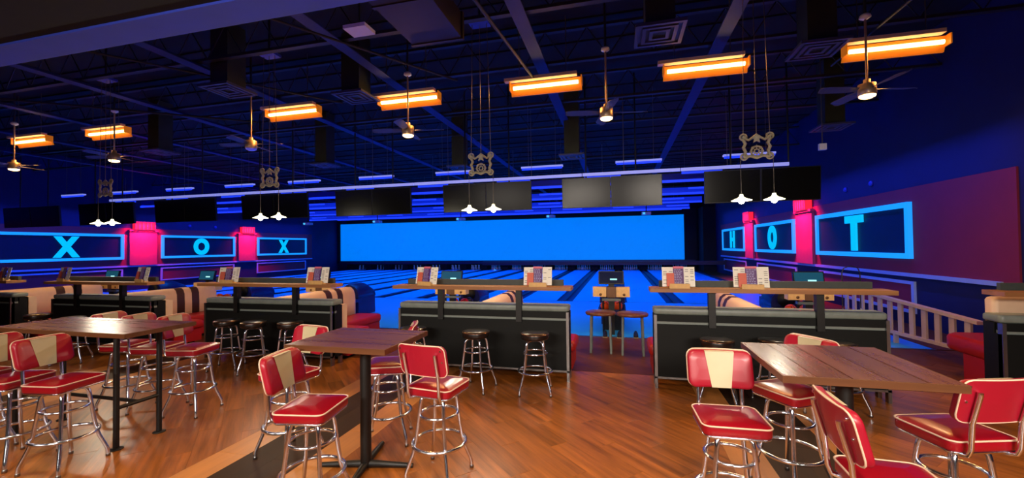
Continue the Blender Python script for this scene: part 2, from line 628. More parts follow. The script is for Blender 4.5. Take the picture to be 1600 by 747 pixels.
def pilaster(side, k):
    y0, y1 = [(15.85, 17.15), (22.15, 23.45)][k]
    s = -1 if side == 'right' else 1
    X = XR if side == 'right' else XL
    label = 'red lit wall pilaster with lantern top, %s one on the %s wall' % (['nearer', 'farther'][k], side)
    t = thing('wall_pilaster', label, 'pilaster', (X + s * 0.03, (y0 + y1) / 2, 1.15), PI / 2 if s > 0 else -PI / 2)
    h = (y1 - y0) / 2
    MB().box(-h, h, -0.09, 0, 0, 1.75).build('shaft', M['pilaster'], t)
    MB().box(-h - 0.04, h + 0.04, -0.14, 0, 1.75, 1.83).build('cornice', M['pilaster'], t)
    lan = MB().box(-h * 0.72, h * 0.72, -0.2, 0, 1.83, 2.22).build('lantern', M['red_glow'], t)
    g = MB()
    for i in range(6):
        u = -h * 0.72 + i * h * 0.288
        g.box(u - 0.012, u + 0.012, -0.215, -0.195, 1.83, 2.24)
    g.box(-h * 0.76, h * 0.76, -0.22, 0.0, 2.22, 2.26)
    g.build('lantern_bar', M['pilaster'], lan)
    area('pilaster_lamp', (X + s * 0.55, (y0 + y1) / 2, 3.4), 0.2, 0.9, 150, (1.0, 0.012, 0.10), 110,
         (0, R(28) * s, 0))
    return t


for sd in ('right', 'left'):
    for k in (0, 1): pilaster(sd, k)

# small wall spots on the navy band
for i, (X_, y_) in enumerate([(XR, 13.9), (XR, 12.65)]):
    o = MB().lathe([(0.0, 0), (0.07, 0.0), (0.07, 0.03), (0.05, 0.05), (0.0, 0.05)], 14).build('wall_spotlight', M['blue_plate'])
    o.location = (X_, y_, 3.35)
    o.rotation_euler = (0, -PI / 2, 0)
    tag(o, 'small round blue wall light above the T sign, %s of two' % ['farther', 'nearer'][i], 'wall light')
for i, y_ in enumerate([19.0, 20.6]):
    o = MB().lathe([(0.0, 0), (0.09, 0.0), (0.09, 0.03), (0.05, 0.05), (0.0, 0.05)], 14).build('wall_spotlight', M['blue_plate'])
    o.location = (XL, y_, 3.3)
    o.rotation_euler = (0, PI / 2, 0)
    tag(o, 'small round blue wall light above the left wall O sign, %s of two' % ['left', 'right'][i], 'wall light')

# low ceiling over the bar side with its lit edge
low = MB().box(XL, XR, YF, 2.34, 3.62, 3.8).build('ceiling', M['soffit'])
struct(low)
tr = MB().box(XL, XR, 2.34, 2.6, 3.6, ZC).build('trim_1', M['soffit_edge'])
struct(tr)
for i, (x, y, pw) in enumerate(DOWN):
    t = thing('recessed_downlight', 'round recessed downlight in the low ceiling, %s' % (
        ['far left', 'left', 'left of centre', 'right of centre', 'right', 'far right', 'rear left', 'rear right'][i]),
              'light', (x, y, 3.62))
    MB().lathe([(0.11, 0.0), (0.13, -0.015), (0.13, 0.0)], 20).build('bezel', M['white_box'], t)
    MB().lathe([(0.0, -0.004), (0.11, -0.004)], 20, cap=False).build('lens', M['lamp_face'], t)

# ---------------------------------------------------------------- floor boards
bands = [-7.5, -2.99, 1.5]


def clip(poly, axis, val, keep_less):
    out = []
    n = len(poly)
    for i in range(n):
        p, q = poly[i], poly[(i + 1) % n]
        ip = (p[axis] <= val) if keep_less else (p[axis] >= val)
        iq = (q[axis] <= val) if keep_less else (q[axis] >= val)
        if ip: out.append(p)
        if ip != iq:
            t = (val - p[axis]) / (q[axis] - p[axis])
            out.append((p[0] + t * (q[0] - p[0]), p[1] + t * (q[1] - p[1])))
    return out


def slab(mb, poly, z=0.0):
    n = len(poly)
    cx = sum(p[0] for p in poly) / n
    cy = sum(p[1] for p in poly) / n

    def sh(p, e):
        dx, dy = cx - p[0], cy - p[1]
        L = math.hypot(dx, dy) + 1e-6
        return (p[0] + dx / L * e, p[1] + dy / L * e)

    bot = [(*sh(p, 0.0006), z - 0.012) for p in poly]
    mid = [(*sh(p, 0.0006), z - 0.0015) for p in poly]
    top = [(*sh(p, 0.0028), z) for p in poly]
    mb.loft([bot, mid, top], False, False)
    mb.add(top, [tuple(range(n))])


def area2(poly):
    a = 0
    for i in range(len(poly)):
        p, q = poly[i], poly[(i + 1) % len(poly)]
        a += p[0] * q[1] - q[0] * p[1]
    return a / 2


boards = []  # (poly, material key)
W_, L_ = 0.19, 1.22


def diag(x0, x1, y0, y1, key):
    d = (math.sqrt(.5), -math.sqrt(.5))
    e = (math.sqrt(.5), math.sqrt(.5))
    us = [px * d[0] + py * d[1] for px in (x0, x1) for py in (y0, y1)]
    vv = [px * e[0] + py * e[1] for px in (x0, x1) for py in (y0, y1)]
    v = math.floor(min(vv) / W_) * W_
    row = 0
    while v < max(vv):
        u = math.floor(min(us) / L_) * L_ - [0, .41, .82, .2, .61][row % 5] * L_
        while u < max(us):
            q = [(u, v), (u + L_, v), (u + L_, v + W_), (u, v + W_)]
            poly = [(a * d[0] + b * e[0], a * d[1] + b * e[1]) for a, b in q]
            for ax, val, less in ((0, x0, False), (0, x1, True), (1, y0, False), (1, y1, True)):
                poly = clip(poly, ax, val, less)
                if len(poly) < 3: break
            if len(poly) >= 3 and abs(area2(poly)) > 0.003:
                boards.append((poly, key))
            u += L_
        v += W_
        row += 1


Y0, Y1 = 0.6, 6.28
edges = [-12.0]
for b in bands: edges += [b - 0.61, b + 0.61]
edges.append(XR)
for i in range(0, len(edges), 2): diag(edges[i], edges[i + 1], Y0, Y1, 'floor')
for b in bands:
    for (a, c, key) in ((-0.61, -0.30, 'band_light'), (-0.30, 0.0, 'band_dark'), (0.0, 0.30, 'band_dark'),
                        (0.30, 0.61, 'band_light')):
        y = Y0 - (0.6 if a in (-0.30, 0.30) else 0.0)
        while y < Y1:
            ya, yb = max(y, Y0), min(y + 1.25, Y1)
            if yb - ya > 0.02:
                boards.append(([(b + a, ya), (b + c, ya), (b + c, yb), (b + a, yb)], key))
            y += 1.25
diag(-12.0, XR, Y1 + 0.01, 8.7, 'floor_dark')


def vis_size(poly):
    cx = sum(p[0] for p in poly) / len(poly)
    cy = sum(p[1] for p in poly) / len(poly)
    # camera looks along (-0.247, 0.969); boards far outside its cone are ranked last
    dd = cy * 0.969 - cx * 0.247
    la = cx * 0.969 + cy * 0.247
    if dd < 2.4 or abs(la) > dd * 1.3: return 0
    return abs(area2(poly)) / dd ** 3


boards.sort(key=lambda b: -vis_size(b[0]))
rest = {}
for i, (poly, key) in enumerate(boards):
    if area2(poly) < 0: poly = poly[::-1]
    if i < 290:
        mb = MB()
        slab(mb, poly)
        mb.build('plank', M[key], floor)
    else:
        slab(rest.setdefault(key, MB()), poly)
for key, mb in rest.items():
    tag(mb.build('planking', M[key], floor), kind='stuff')
# plain border beyond the boards
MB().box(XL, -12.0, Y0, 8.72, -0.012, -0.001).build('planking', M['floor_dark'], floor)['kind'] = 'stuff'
MB().box(XL, XR, YF, Y0, -0.012, -0.001).build('planking', M['floor'], floor)['kind'] = 'stuff'
struct(MB().box(XL, 5.2, 8.70, 8.76, -0.1, 0.006).build('trim_2', M['steel']))

# ---------------------------------------------------------------- lanes
MB().box(XL + 0.2, 5.2, 8.76, 14.15, -0.13, 0.0).build('approach', M['approach'], lane_floor)
MB().box(5.2, XR, 8.76, YB, -0.13, 0.0).build('side_walk', M['floor_dark'], lane_floor)
PITCH = 1.765
DIV = [-1.82 + PITCH * k for k in range(-12, 5) if -1.82 + PITCH * k < 5.3]
mbl = None
for i in range(len(DIV) - 1):
    a, b = DIV[i] + 0.28, DIV[i + 1] - 0.28
    ln = MB().box(a, b, 14.15, 33.6, -0.13, 0.0).build('lane', M['lane'], lane_floor)
    ar = MB()
    for k in range(7):
        xx = (a + b) / 2 + (k - 3) * 0.13
        yy = 18.6 - abs(k - 3) * 0.28
        ar.add([(xx - 0.02, yy, 0.001), (xx + 0.02, yy, 0.001), (xx, yy + 0.2, 0.001)], [(0, 1, 2)])
    ar.build('arrow', M['cap'], lane_floor)
for d in DIV:
    g = MB()
    for sx in (-1, 1):
        prof = []
        for k in range(7):
            a = PI * k / 6
            prof.append((d + sx * 0.165 - 0.112 * math.cos(a), -0.02 - 0.07 * math.sin(a)))
        rings = [[(p[0], yy, p[1]) for p in prof] for yy in (14.15, 33.6)]
        g.loft(rings, True, False, closed=False)
    g.build('gutter', M['gutter'], lane_floor)
    MB().box(d - 0.05, d + 0.05, 14.15, 33.6, -0.13, 0.012).build('lane_divider', M['cap'], lane_floor)
# foul line
MB().box(XL + 0.2, 5.2, 14.11, 14.15, -0.01, 0.002).build('foul_line', M['cap'], lane_floor)

# pins (a small triangle at each lane end)
prof = [(0.026, 0), (0.05, 0.05), (0.06, 0.115), (0.05, 0.17), (0.028, 0.23), (0.023, 0.26), (0.03, 0.31), (0.032, 0.345),
        (0.02, 0.375), (0.0, 0.381)]
pin0 = MB().lathe(prof, 8).build('bowling_pin', M['pin'])
MB().lathe([(0.0245, 0.245), (0.0245, 0.252)], 8, cap=False).build('neck_band', M['pin_band'], pin0)
first = True
for i in range(len(DIV) - 1):
    cx = (DIV[i] + DIV[i + 1]) / 2
    lab = 'white bowling pin at the end of the %s lane' % nth(i, len(DIV) - 1)
    for r in range(4):
        for k in range(r + 1):
            o = pin0 if first else copy_tree(pin0)
            first = False
            o.location = (cx + (k - r / 2) * 0.305, 32.45 + r * 0.264, 0.0)
            tag(o, lab, 'bowling pin', 'pins on the %s lane' % nth(i, len(DIV) - 1))

# masking unit over the pins
t = thing('masking_unit', 'long blue-lit screen wall above the pin decks', 'screen', (-9.65, 32.2, 0))
MB().box(-14.2, 14.2, 0, 0.1, 0.78, 4.02).build('screen', M['masking'], t)
MB().box(-14.3, 14.3, -0.04, 0.2, 4.02, 4.4).build('top_fascia', M['mask_house'], t)
MB().box(-14.3, 14.9, -0.05, 0.2, 0.50, 0.78).build('bottom_fascia', M['mask_house'], t)
MB().box(14.2, 15.05, -0.04, 0.2, 0.78, 4.4).build('end_fascia', M['wall_dark'], t)
MB().box(-14.5, -14.2, -0.04, 0.2, 0.78, 4.4).build('end_fascia', M['wall_dark'], t)
for k in range(-6, 3):
    for dx in (-0.16, 0.16):
        X_ = -1.82 + 3.53 * k + dx + 9.65
        if -14.2 < X_ < 14.9:
            MB().lathe([(0.0, 0), (0.09, 0.0), (0.09, 0.03), (0.0, 0.03)], 12).build('number_lamp', M['dot'], t)
            o = t.children[-1]
            o.location = (X_, -0.05, 0.63)
            o.rotation_euler = (PI / 2, 0, 0)
for d in DIV[:-1]:
    MB().box(d + 9.65 - 0.26, d + 9.65 + 0.26, 0.22, 1.2, 0.0, 0.52).build('kickback', M['wall_dark'], t)
struct(MB().box(XL, XR, 33.55, 33.7, 0.0, 4.4).build('trim_3', M['wall_dark']))
MB().box(5.5, XR, 30.5, 32.4, 0, 4.4).build('corner_block', M['wall_dark'], wall_back)

# ---------------------------------------------------------------- ceiling steel
LJ = [6.1, 8.0, 10.2, 12.3, 17.0, 22.0, 27.0]
for j, yj in enumerate(LJ):
    t = thing('bar_joist', 'black open-web roof joist crossing the room, %s from the front' % ORD[j], 'joist', (0, yj, 0))
    MB().box(XL, XR, -0.05, 0.05, 5.36, 5.41).build('bottom_chord', M['joist'], t)
    MB().box(XL, XR, -0.05, 0.05, 5.98, 6.03).build('top_chord', M['joist'], t)
    w = MB()
    n = 38 if j < 7 else 24
    st = (XR - XL) / n
    for k in range(n):
        xa = XL + k * st
        w.tube([(xa, 0, 5.4), (xa + st / 2, 0, 6.0)], 0.011, 5)
        w.tube([(xa + st / 2, 0, 6.0), (xa + st, 0, 5.4)], 0.011, 5)
    w.build('web', M['joist'], t)
BX = [-20.0, -16.9, -13.8, -10.65, -7.6, -4.5, -1.38, 1.73]
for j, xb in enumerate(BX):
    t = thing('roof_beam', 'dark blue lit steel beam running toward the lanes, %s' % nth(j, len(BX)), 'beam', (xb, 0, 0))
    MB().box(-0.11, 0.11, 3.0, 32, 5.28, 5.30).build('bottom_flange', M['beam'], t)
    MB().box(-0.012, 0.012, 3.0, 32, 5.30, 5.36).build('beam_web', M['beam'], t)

t = thing('air_duct', 'dark rectangular air duct under the roof left of the centre ornament', 'air duct', (-2.6, 4.75, 4.95))
MB().box(-0.4, 0.4, -1.1, 1.1, 0, 0.38).build('duct_body', M['duct_dark'], t)
for y_ in (-1.05, 0.0, 1.05): MB().box(-0.42, 0.42, y_ - 0.03, y_ + 0.03, -0.015, 0.395).build('flange', M['duct_dark'], t)
MB().box(-0.3, 0.3, -0.9, 0.9, 0.38, 1.18).build('riser', M['duct_dark'], t)

# conduits
for j, (p, q, r_) in enumerate([((-5.9, 2.8, 5.1), (-3.0, 7.6, 5.1), .02), ((-9.4, 3.5, 5.15), (-6.0, 8.2, 5.15), .02),
                                ((-1.9, 3.0, 5.0), (-1.5, 8.0, 5.05), .025), ((-13.0, 5.5, 5.1), (-9.0, 8.8, 5.15), .025),
                                ((4.0, 3.2, 5.2), (3.9, 9.0, 5.15), .02)]):
    tag(MB().tube([p, q], r_, 8).build('ceiling_conduit', M['joist']),
        'thin painted conduit pipe under the roof deck, %s' % ['above the table pole', 'left of the centre fan',
        'beside the ornament cables', 'over the left tables', 'over the right table'][j], 'conduit')

# ducts with diffusers
DU = [(0.62, 6.40, 4.9, 'front centre'), (-5.1, 7.4, 4.9, 'above the fourth amber light'), (-7.2, 6.40, 4.9, 'front left'),
      (3.1, 7.6, 4.9, 'front right'), (-1.2, 11.6, 4.3, 'second row centre'), (4.9, 11.4, 4.55, 'second row right'),
      (-9.0, 11.4, 4.5, 'second row left'), (-4.9, 12.6, 4.4, 'behind the centre ornament'), (-12.8, 9.2, 4.7, 'far left')]
for (x, y, z, w) in DU:
    t = thing('ceiling_diffuser', 'square air diffuser under a drop duct, %s' % w, 'air vent', (x, y, z))
    MB().box(-0.2, 0.2, -0.2, 0.2, 0.03, ZC - z - 0.05).build('duct', M['duct'], t)
    pm = MB()
    for (a, b) in ((0.34, 0.29), (0.24, 0.19), (0.14, 0.09)):
        h = -0.0
        pm.box(-a, a, b, a, h, h + 0.03)
        pm.box(-a, a, -a, -b, h, h + 0.03)
        pm.box(-a, -b, -b, b, h, h + 0.03)
        pm.box(b, a, -b, b, h, h + 0.03)
    pm.build('grille', M['vent'], t)
    MB().box(-0.34, 0.34, -0.34, 0.34, 0.031, 0.045).build('back_plate', M['vent'], t)

o = MB().box(-0.17, 0.17, -0.13, 0.13, 0, 0.05).build('access_point', M['white_box'])
o.location = (-3.46, 5.1, 4.88)
tag(o, 'white rectangular ceiling unit hanging near the low ceiling edge', 'device')
MB().tube([(0, 0, 0.05), (0, 0, 1.3)], 0.01, 6).build('hanger', M['joist'], o)
o = MB().box(-0.07, 0.07, -0.04, 0.04, -0.07, 0.07).build('wall_speaker', M['white_box'])
o.location = (4.42, 10.7, 3.98)
tag(o, 'small white box hanging above the right end television', 'device')
MB().tube([(0, 0, 0.07), (0, 0, 2.2)], 0.01, 6).build('hanger', M['wire'], o)

# amber tube lights
HX = [-15.5, -12.65, -7.0, -4.15, -1.3, 1.5, 4.25]


def amber_light():
    t = empty('amber_strip_light')
    # local: tube along x, trough opens toward -y
    tr_ = MB()
    tr_.add([(-0.68, 0.02, 0.10), (0.68, 0.02, 0.10), (0.68, 0.10, -0.12), (-0.68, 0.10, -0.12),
             (-0.68, 0.05, 0.11), (0.68, 0.05, 0.11), (0.68, 0.13, -0.12), (-0.68, 0.13, -0.12)],
            [(0, 1, 2, 3), (7, 6, 5, 4), (0, 4, 5, 1), (3, 2, 6, 7), (0, 3, 7, 4), (1, 5, 6, 2)])
    tr_.box(-0.69, -0.67, -0.06, 0.1, -0.05, 0.11)
    tr_.box(0.67, 0.69, -0.06, 0.1, -0.05, 0.11)
    tr_.build('reflector', M['trough'], t)
    MB().tube([(-0.62, 0, 0.0), (0.62, 0, 0.0)], 0.034, 12).build('amber_tube', M['amber'], t)
    MB().box(-0.78, 0.6, -0.10, 0.02, 0.115, 0.175).build('channel', M['channel'], t)
    for x_ in (-0.5, 0.4):
        MB().tube([(x_, 0, 0.17), (x_, 0, 1.28)], 0.008, 6).build('hanger', M['wire'], t)
    return t


proto = amber_light()
for i, x in enumerate(HX):
    o = proto if i == 0 else copy_tree(proto)
    o.location = (x, 7.8, 4.9)
    o.rotation_euler = (0, 0, 0)
    tag(o, 'glowing amber tube light under the black ceiling, %s of seven' % nth(i, 7), 'light', 'amber tube lights in a row')
    area('amber_lamp', (x, 7.7, 4.84), 1.2, 0.06, 34, (1.0, 0.42, 0.10), 170, (R(-25), 0, 0))

# ceiling fans
FX = [-15.3, -11.73, -7.69, -3.94, -0.17, 3.65]


def fan(on):
    t = empty('ceiling_fan')
    MB().lathe([(0.0, 1.2), (0.04, 1.2), (0.07, 1.175), (0.075, 1.14), (0.03, 1.11), (0.0, 1.11)], 18).build('canopy', M['white_box'], t)
    MB().tube([(0, 0, 1.19), (0, 0, 2.08)], 0.02, 8).build('ceiling_rod', M['joist'], t)
    MB().tube([(0, 0, 0.17), (0, 0, 1.14)], 0.016, 10).build('down_rod', M['fan_metal'], t)
    MB().lathe([(0.0, 0.2), (0.045, 0.2), (0.045, 0.14), (0.11, 0.13), (0.115, -0.02), (0.105, -0.04), (0, -0.04)], 24).build(
        'motor_housing', M['fan_metal'], t)
    MB().lathe([(0.0, -0.04), (0.104, -0.04), (0.10, -0.06), (0.06, -0.08), (0, -0.085)], 24).build(
        'lamp_glass', M['fanlight'] if on else M['fanlight_off'], t)
    for k in range(4):
        a = R(12 + 90 * k)
        d = Vector((math.cos(a), math.sin(a), 0))
        n = Vector((-d.y, d.x, 0))
        rings = []
        for (u, w) in ((0.13, 0.03), (0.2, 0.05), (0.3, 0.075), (0.6, 0.085), (0.68, 0.06), (0.7, 0.02)):
            c = d * u + Vector((0, 0, 0.05))
            rings.append([tuple(c + n * w + Vector((0, 0, 0.012 + 0.012))), tuple(c - n * w + Vector((0, 0, -0.012))),
                          tuple(c - n * w + Vector((0, 0, -0.018))), tuple(c + n * w + Vector((0, 0, 0.018)))])
        MB().loft(rings, False).build('blade', M['blade'], t)
    return t


f_on = fan(True)
f_off = fan(False)
used = False
for i, x in enumerate(FX):
    if i == 2:
        o = f_off
    else:
        o = copy_tree(f_on) if used else f_on
        used = True
    o.location = (x, 7.38, 4.09)
    tag(o, 'nickel ceiling fan with %s, %s of six' % ('unlit lamp' if i == 2 else 'amber lamp on a long rod', nth(i, 6)),
        'ceiling fan', 'ceiling fans over the seating')
    if i != 2:
        spot('fan_lamp', (x, 7.38, 3.94), 60, (1.0, 0.58, 0.28), 150, 0.6, (0, 0, 0), 0.06)


# ornaments with pendants
def ornament():
    t = empty('hanging_ornament')
    fr = MB()
    for sx in (-1, 1):
        fr.tube([(sx * 0.17, 0, 0.12), (sx * 0.14, 0, 0.05), (sx * 0.165, 0, 0.0), (sx * 0.14, 0, -0.06), (sx * 0.16, 0, -0.12)], 0.022, 8)
    fr.tube([(-0.17, 0, 0.14), (-0.1, 0, 0.10), (-0.05, 0, 0.13), (0, 0, 0.17), (0.05, 0, 0.13), (0.1, 0, 0.10), (0.17, 0, 0.14)], 0.018, 8)
    fr.tube([(-0.16, 0, -0.14), (-0.08, 0, -0.12), (0, 0, -0.15), (0.08, 0, -0.12), (0.16, 0, -0.14)], 0.02, 8)
    fr.build('scroll_frame', M['ornament'], t)
    for (x_, z_) in ((-0.165, 0.145), (0.165, 0.145), (-0.16, -0.13), (0.16, -0.13)):
        w = MB().ring((x_, 0, z_), 0.04, 0.014, 18, 6, 'y')
        w.tube([(x_, -0.02, z_), (x_, 0.02, z_)], 0.018, 10)
        w.build('pulley_wheel', M['ornament'], t)
    c = MB().ring((0, 0, -0.06), 0.07, 0.014, 20, 6, 'y').ring((0, 0, -0.06), 0.03, 0.01, 14, 6, 'y')
    for k in range(8):
        a = 2 * PI * k / 8
        c.tube([(0.03 * math.cos(a), 0, -0.06 + 0.03 * math.sin(a)), (0.09 * math.cos(a), 0, -0.06 + 0.09 * math.sin(a))], 0.008, 5)
    c.build('gear', M['ornament'], t)
    s_ = MB()
    pts = []
    for k in range(10):
        a = PI / 2 + 2 * PI * k / 10
        rr = 0.07 if k % 2 == 0 else 0.032
        pts.append((rr * math.cos(a), rr * math.sin(a) + 0.115))
    s_.loft([[(a, -0.015, b) for a, b in pts], [(a, 0.015, b) for a, b in pts]], False)
    s_.build('star', M['ornament'], t)
    for (x_, z_) in ((-0.165, 0.185), (0.0, 0.18), (0.165, 0.185)):
        MB().tube([(x_, 0, z_), (x_ * 0.75, 0, 2.28)], 0.005, 5).build('cable', M['wire'], t)
    MB().box(-0.16, 0.16, -0.12, 0.12, 2.28, 2.33).build('ceiling_plate', M['blue_plate'], t)
    MB().tube([(0, 0, 2.33), (0, 0, 2.99)], 0.02, 6).build('ceiling_rod', M['joist'], t)
    return t


def pendant():
    t = empty('pendant_lamp')
    MB().tube([(0, 0, 0.07), (0, 0, 0.56)], 0.004, 5).build('cord', M['wire'], t)
    MB().lathe([(0.0, 0.085), (0.02, 0.085), (0.03, 0.05), (0.05, 0.035), (0.13, 0.0), (0.128, -0.004), (0.04, 0.02), (0, 0.03)], 24).build('shade', M['shade'], t)
    MB().lathe([(0.0, 0.03), (0.03, 0.02), (0.042, -0.01), (0.03, -0.04), (0.0, -0.05)], 16).build('bulb', M['bulb'], t)
    return t


o0, p0 = ornament(), pendant()
OX = [-10.42, -6.25, -2.13, 1.86]
pi = 0
for i, x in enumerate(OX):
    o = o0 if i == 0 else copy_tree(o0)
    o.location = (x, 6.4, 3.18)
    tag(o, 'aged brass scroll ornament hung on cables, %s of four' % nth(i, 4), 'ornament', 'hanging ornaments')
    for k, dx in enumerate((-0.205, 0.2)):
        o = p0 if pi == 0 else copy_tree(p0)
        pi += 1
        o.location = (x + dx, 6.4, 2.45)
        tag(o, 'bright white pendant lamp, %s one under the %s ornament' % (['left', 'right'][k], nth(i, 4)), 'pendant lamp',
            'pendant lamps under the ornaments')
        point('pendant_light', (x + dx, 6.4, 2.37), 30, (1.0, 0.88, 0.66), 0.04)

# black-light fixtures, first row singles
TX = [-21.3, -18.5, -15.75, -13.0, -10.3, -7.55, -4.85, -2.13, 0.56, 3.3]


def bl_fixture(w=0.61):
    t = empty('black_light_fixture')
    MB().box(-w, w, -0.06, 0.06, 0.04, 0.09).build('housing', M['strip'], t)
    MB().tube([(-w + 0.02, -0.03, 0.015), (w - 0.02, -0.03, 0.015)], 0.034, 10).build('tube', M['blacklight'], t)
    for x_ in (-0.4, 0.4):
        MB().tube([(x_, 0, 0.09), (x_, 0, 2.08)], 0.006, 5).build('hanger', M['wire'], t)
    return t


b0 = bl_fixture()
for i, x in enumerate(TX):
    o = b0 if i == 0 else copy_tree(b0)
    o.location = (x, 12.0, 4.1)
    tag(o, 'blue black-light strip hung over the foul line, %s of ten' % nth(i, 10), 'light', 'first row of black lights')
# long coves farther down the lanes
for j, (yy, z) in enumerate([(16.0, 4.08), (20.0, 4.08), (24.0, 4.08), (28.0, 4.08), (31.4, 4.3)]):
    t = thing('light_cove', 'long blue lit cove across the lanes, %s of five' % ['nearest', 'second nearest', 'middle', 'second farthest', 'farthest'][j],
              'light cove', (-9.6, yy, z))
    MB().box(-13.9, 13.9, -0.08, -0.05, 0.0, 0.09).build('light_strip', M['blacklight'], t)
    MB().box(-13.9, 13.9, -0.05, 0.05, 0.0, 0.32).build('fascia', M['blacklight_dim'] if j > 0 else M['blue_panel'], t)
    if j < 4:
        for k in range(9):
            x_ = -12.6 + k * 3.1 + (0.8 if j % 2 else 0)
            MB().box(x_ - 0.6, x_ + 0.6, -1.6, -1.54, 0.05, 0.12).build('light_strip', M['blacklight'], t)
            MB().tube([(x_, -1.57, 0.12), (x_, -1.57, 1.2)], 0.008, 5).build('hanger', M['wire'], t)
    for k in range(6):
        x_ = -12.5 + k * 5
        MB().tube([(x_, 0, 0.3), (x_, 0, 1.3 + 0.6)], 0.008, 5).build('hanger', M['wire'], t)

# lavender light bar above the televisions
t = thing('light_bar', 'long pale lavender light bar above the televisions', 'light bar', (0, 10.55, 3.62))
x = -16.95
k = 0
while x < 3.7:
    xe = min(x + 2.3, 3.72)
    MB().box(x, xe - 0.02, -0.03, 0.03, -0.035, 0.035).build('light_segment', M['strip'], t)
    MB().tube([(x + 1.0, 0, 0.035), (x + 1.0, 0, 1.74)], 0.006, 5).build('hanger', M['wire'], t)
    x = xe

# televisions
TV = [(-22.9, -19.85), (-18.84, -16.2), (-15.24, -12.64), (-11.6, -9.12), (-8.15, -5.68), (-4.7, -2.2), (-1.4, 1.05), (1.99, 4.41)]


def television(w):
    t = empty('television')
    MB().box(-w / 2, w / 2, 0, 0.06, 0, 0.76).build('case', M['tv_body'], t)
    MB().box(-w / 2 + 0.015, w / 2 - 0.015, -0.008, 0.0, 0.02, 0.745).build('screen', M['tv_screen'], t)
    MB().box(-0.15, 0.15, 0.06, 0.12, 0.25, 0.5).build('mount', M['iron'], t)
    MB().tube([(0, 0.09, 0.4), (0, 0.30, 3.36)], 0.02, 8).build('drop_pipe', M['iron'], t)
    return t


for i, (a, b) in enumerate(TV):
    w = (b - a) / 2 - 0.01
    for k in range(2):
        o = television(w)
        o.location = (a + (b - a) * (0.25 + 0.5 * k), 10.8, 2.82)
        o.rotation_euler = (R(4), 0, 0)
        tag(o, 'dark switched-off hanging television, %s half of the %s pair' % (['left', 'right'][k], nth(i, 8)), 'television',
            'televisions hung above the lanes')

# projectors far down the lanes
for i, x in enumerate([-22.0, -16.3, -10.1, -4.1, 1.6]):
    t = thing('projector', 'small white ceiling projector before the blue screen, %s of five' % nth(i, 5), 'projector', (x, 26, 3.64))
    MB().box(-0.26, 0.26, -0.2, 0.2, 0, 0.16).build('body', M['white_box'], t)
    MB().lathe([(0.0, 0), (0.06, 0), (0.06, 0.05), (0, 0.05)], 12).build('lens', M['dot'], t)
    t.children[-1].location = (-0.14, -0.2, 0.08)
    t.children[-1].rotation_euler = (PI / 2, 0, 0)
    MB().tube([(0, 0, 0.16), (0, 0, 2.54)], 0.03, 8).build('pole', M['joist'], t)


# ---------------------------------------------------------------- counters
def menu_cards(t, x, y, z, rz, light=True):
    pass


def counter(cx, label, h=1.285):
    t = thing('bar_counter', label, 'counter', (cx, 5.75, 0))
    MB().box(-h, h, 0.0, 0.10, 0.15, 0.825).build('front_panel', M['black'], t)
    MB().box(-h + 0.02, h, 0.02, 0.10, 0.825, 0.86).build('trim_strip', M['grey_trim'], t)
    MB().box(-h + 0.02, h, 0.0, 0.12, 0.86, 0.945).build('upper_rail', M['black'], t)
    u = MB()
    cushion(u, h, 0.13, 0.04, 0.945, 1.03, 0.02)
    u.v = [(a, b + 0.14, c) for a, b, c in u.v]
    u.build('padded_top', M['grey_vinyl'], t)
    MB().box(-h, h, 0.10, 0.24, 0.12, 0.94).build('back_panel', M['black'], t)
    for sx in (-1, 1):
        MB().box(sx * h - (0.035 if sx > 0 else 0), sx * h + (0.035 if sx < 0 else 0), -0.012, 0.05, 0, 0.945).build('leg', M['steel'], t)
        MB().box(sx * h - (0.04 if sx > 0 else 0), sx * h + (0.04 if sx < 0 else 0), 0.18, 0.24, 0, 0.15).build('leg', M['steel'], t)
        MB().box(sx * 0.59 - 0.04, sx * 0.59 + 0.04, -0.035, 0.045, 0.8, 1.245).build('post', M['iron'], t)
    MB().box(-h, h, -0.012, 0.03, 0.125, 0.15).build('kick_rail', M['steel'], t)
    return t


CX = [(-13.25, 'far left'), (-9.5, 'second from the left'), (-5.70, 'third from the left'), (-1.965, 'in the middle'), (1.71, 'right of the walkway'),
      (5.11, 'at the right edge of the photo')]
for cx, w in CX:
    counter(cx, 'black panelled booth counter with grey padded top, %s' % w, 1.285 if cx < 5 else 1.09)
    hw = 1.33 if cx < 5 else 1.12
    t = thing('raised_ledge', 'raised wooden bar ledge over the counter %s' % w, 'ledge', (cx, 5.75, 1.245))
    MB().box(-hw, hw, -0.1, 0.2, 0, 0.05).build('wood_board', M['ledge'], t)
    MB().box(-hw + 0.13, hw - 0.13, 0.14, 0.19, 0.05, 0.13).build('back_strip', M['back_strip'], t)


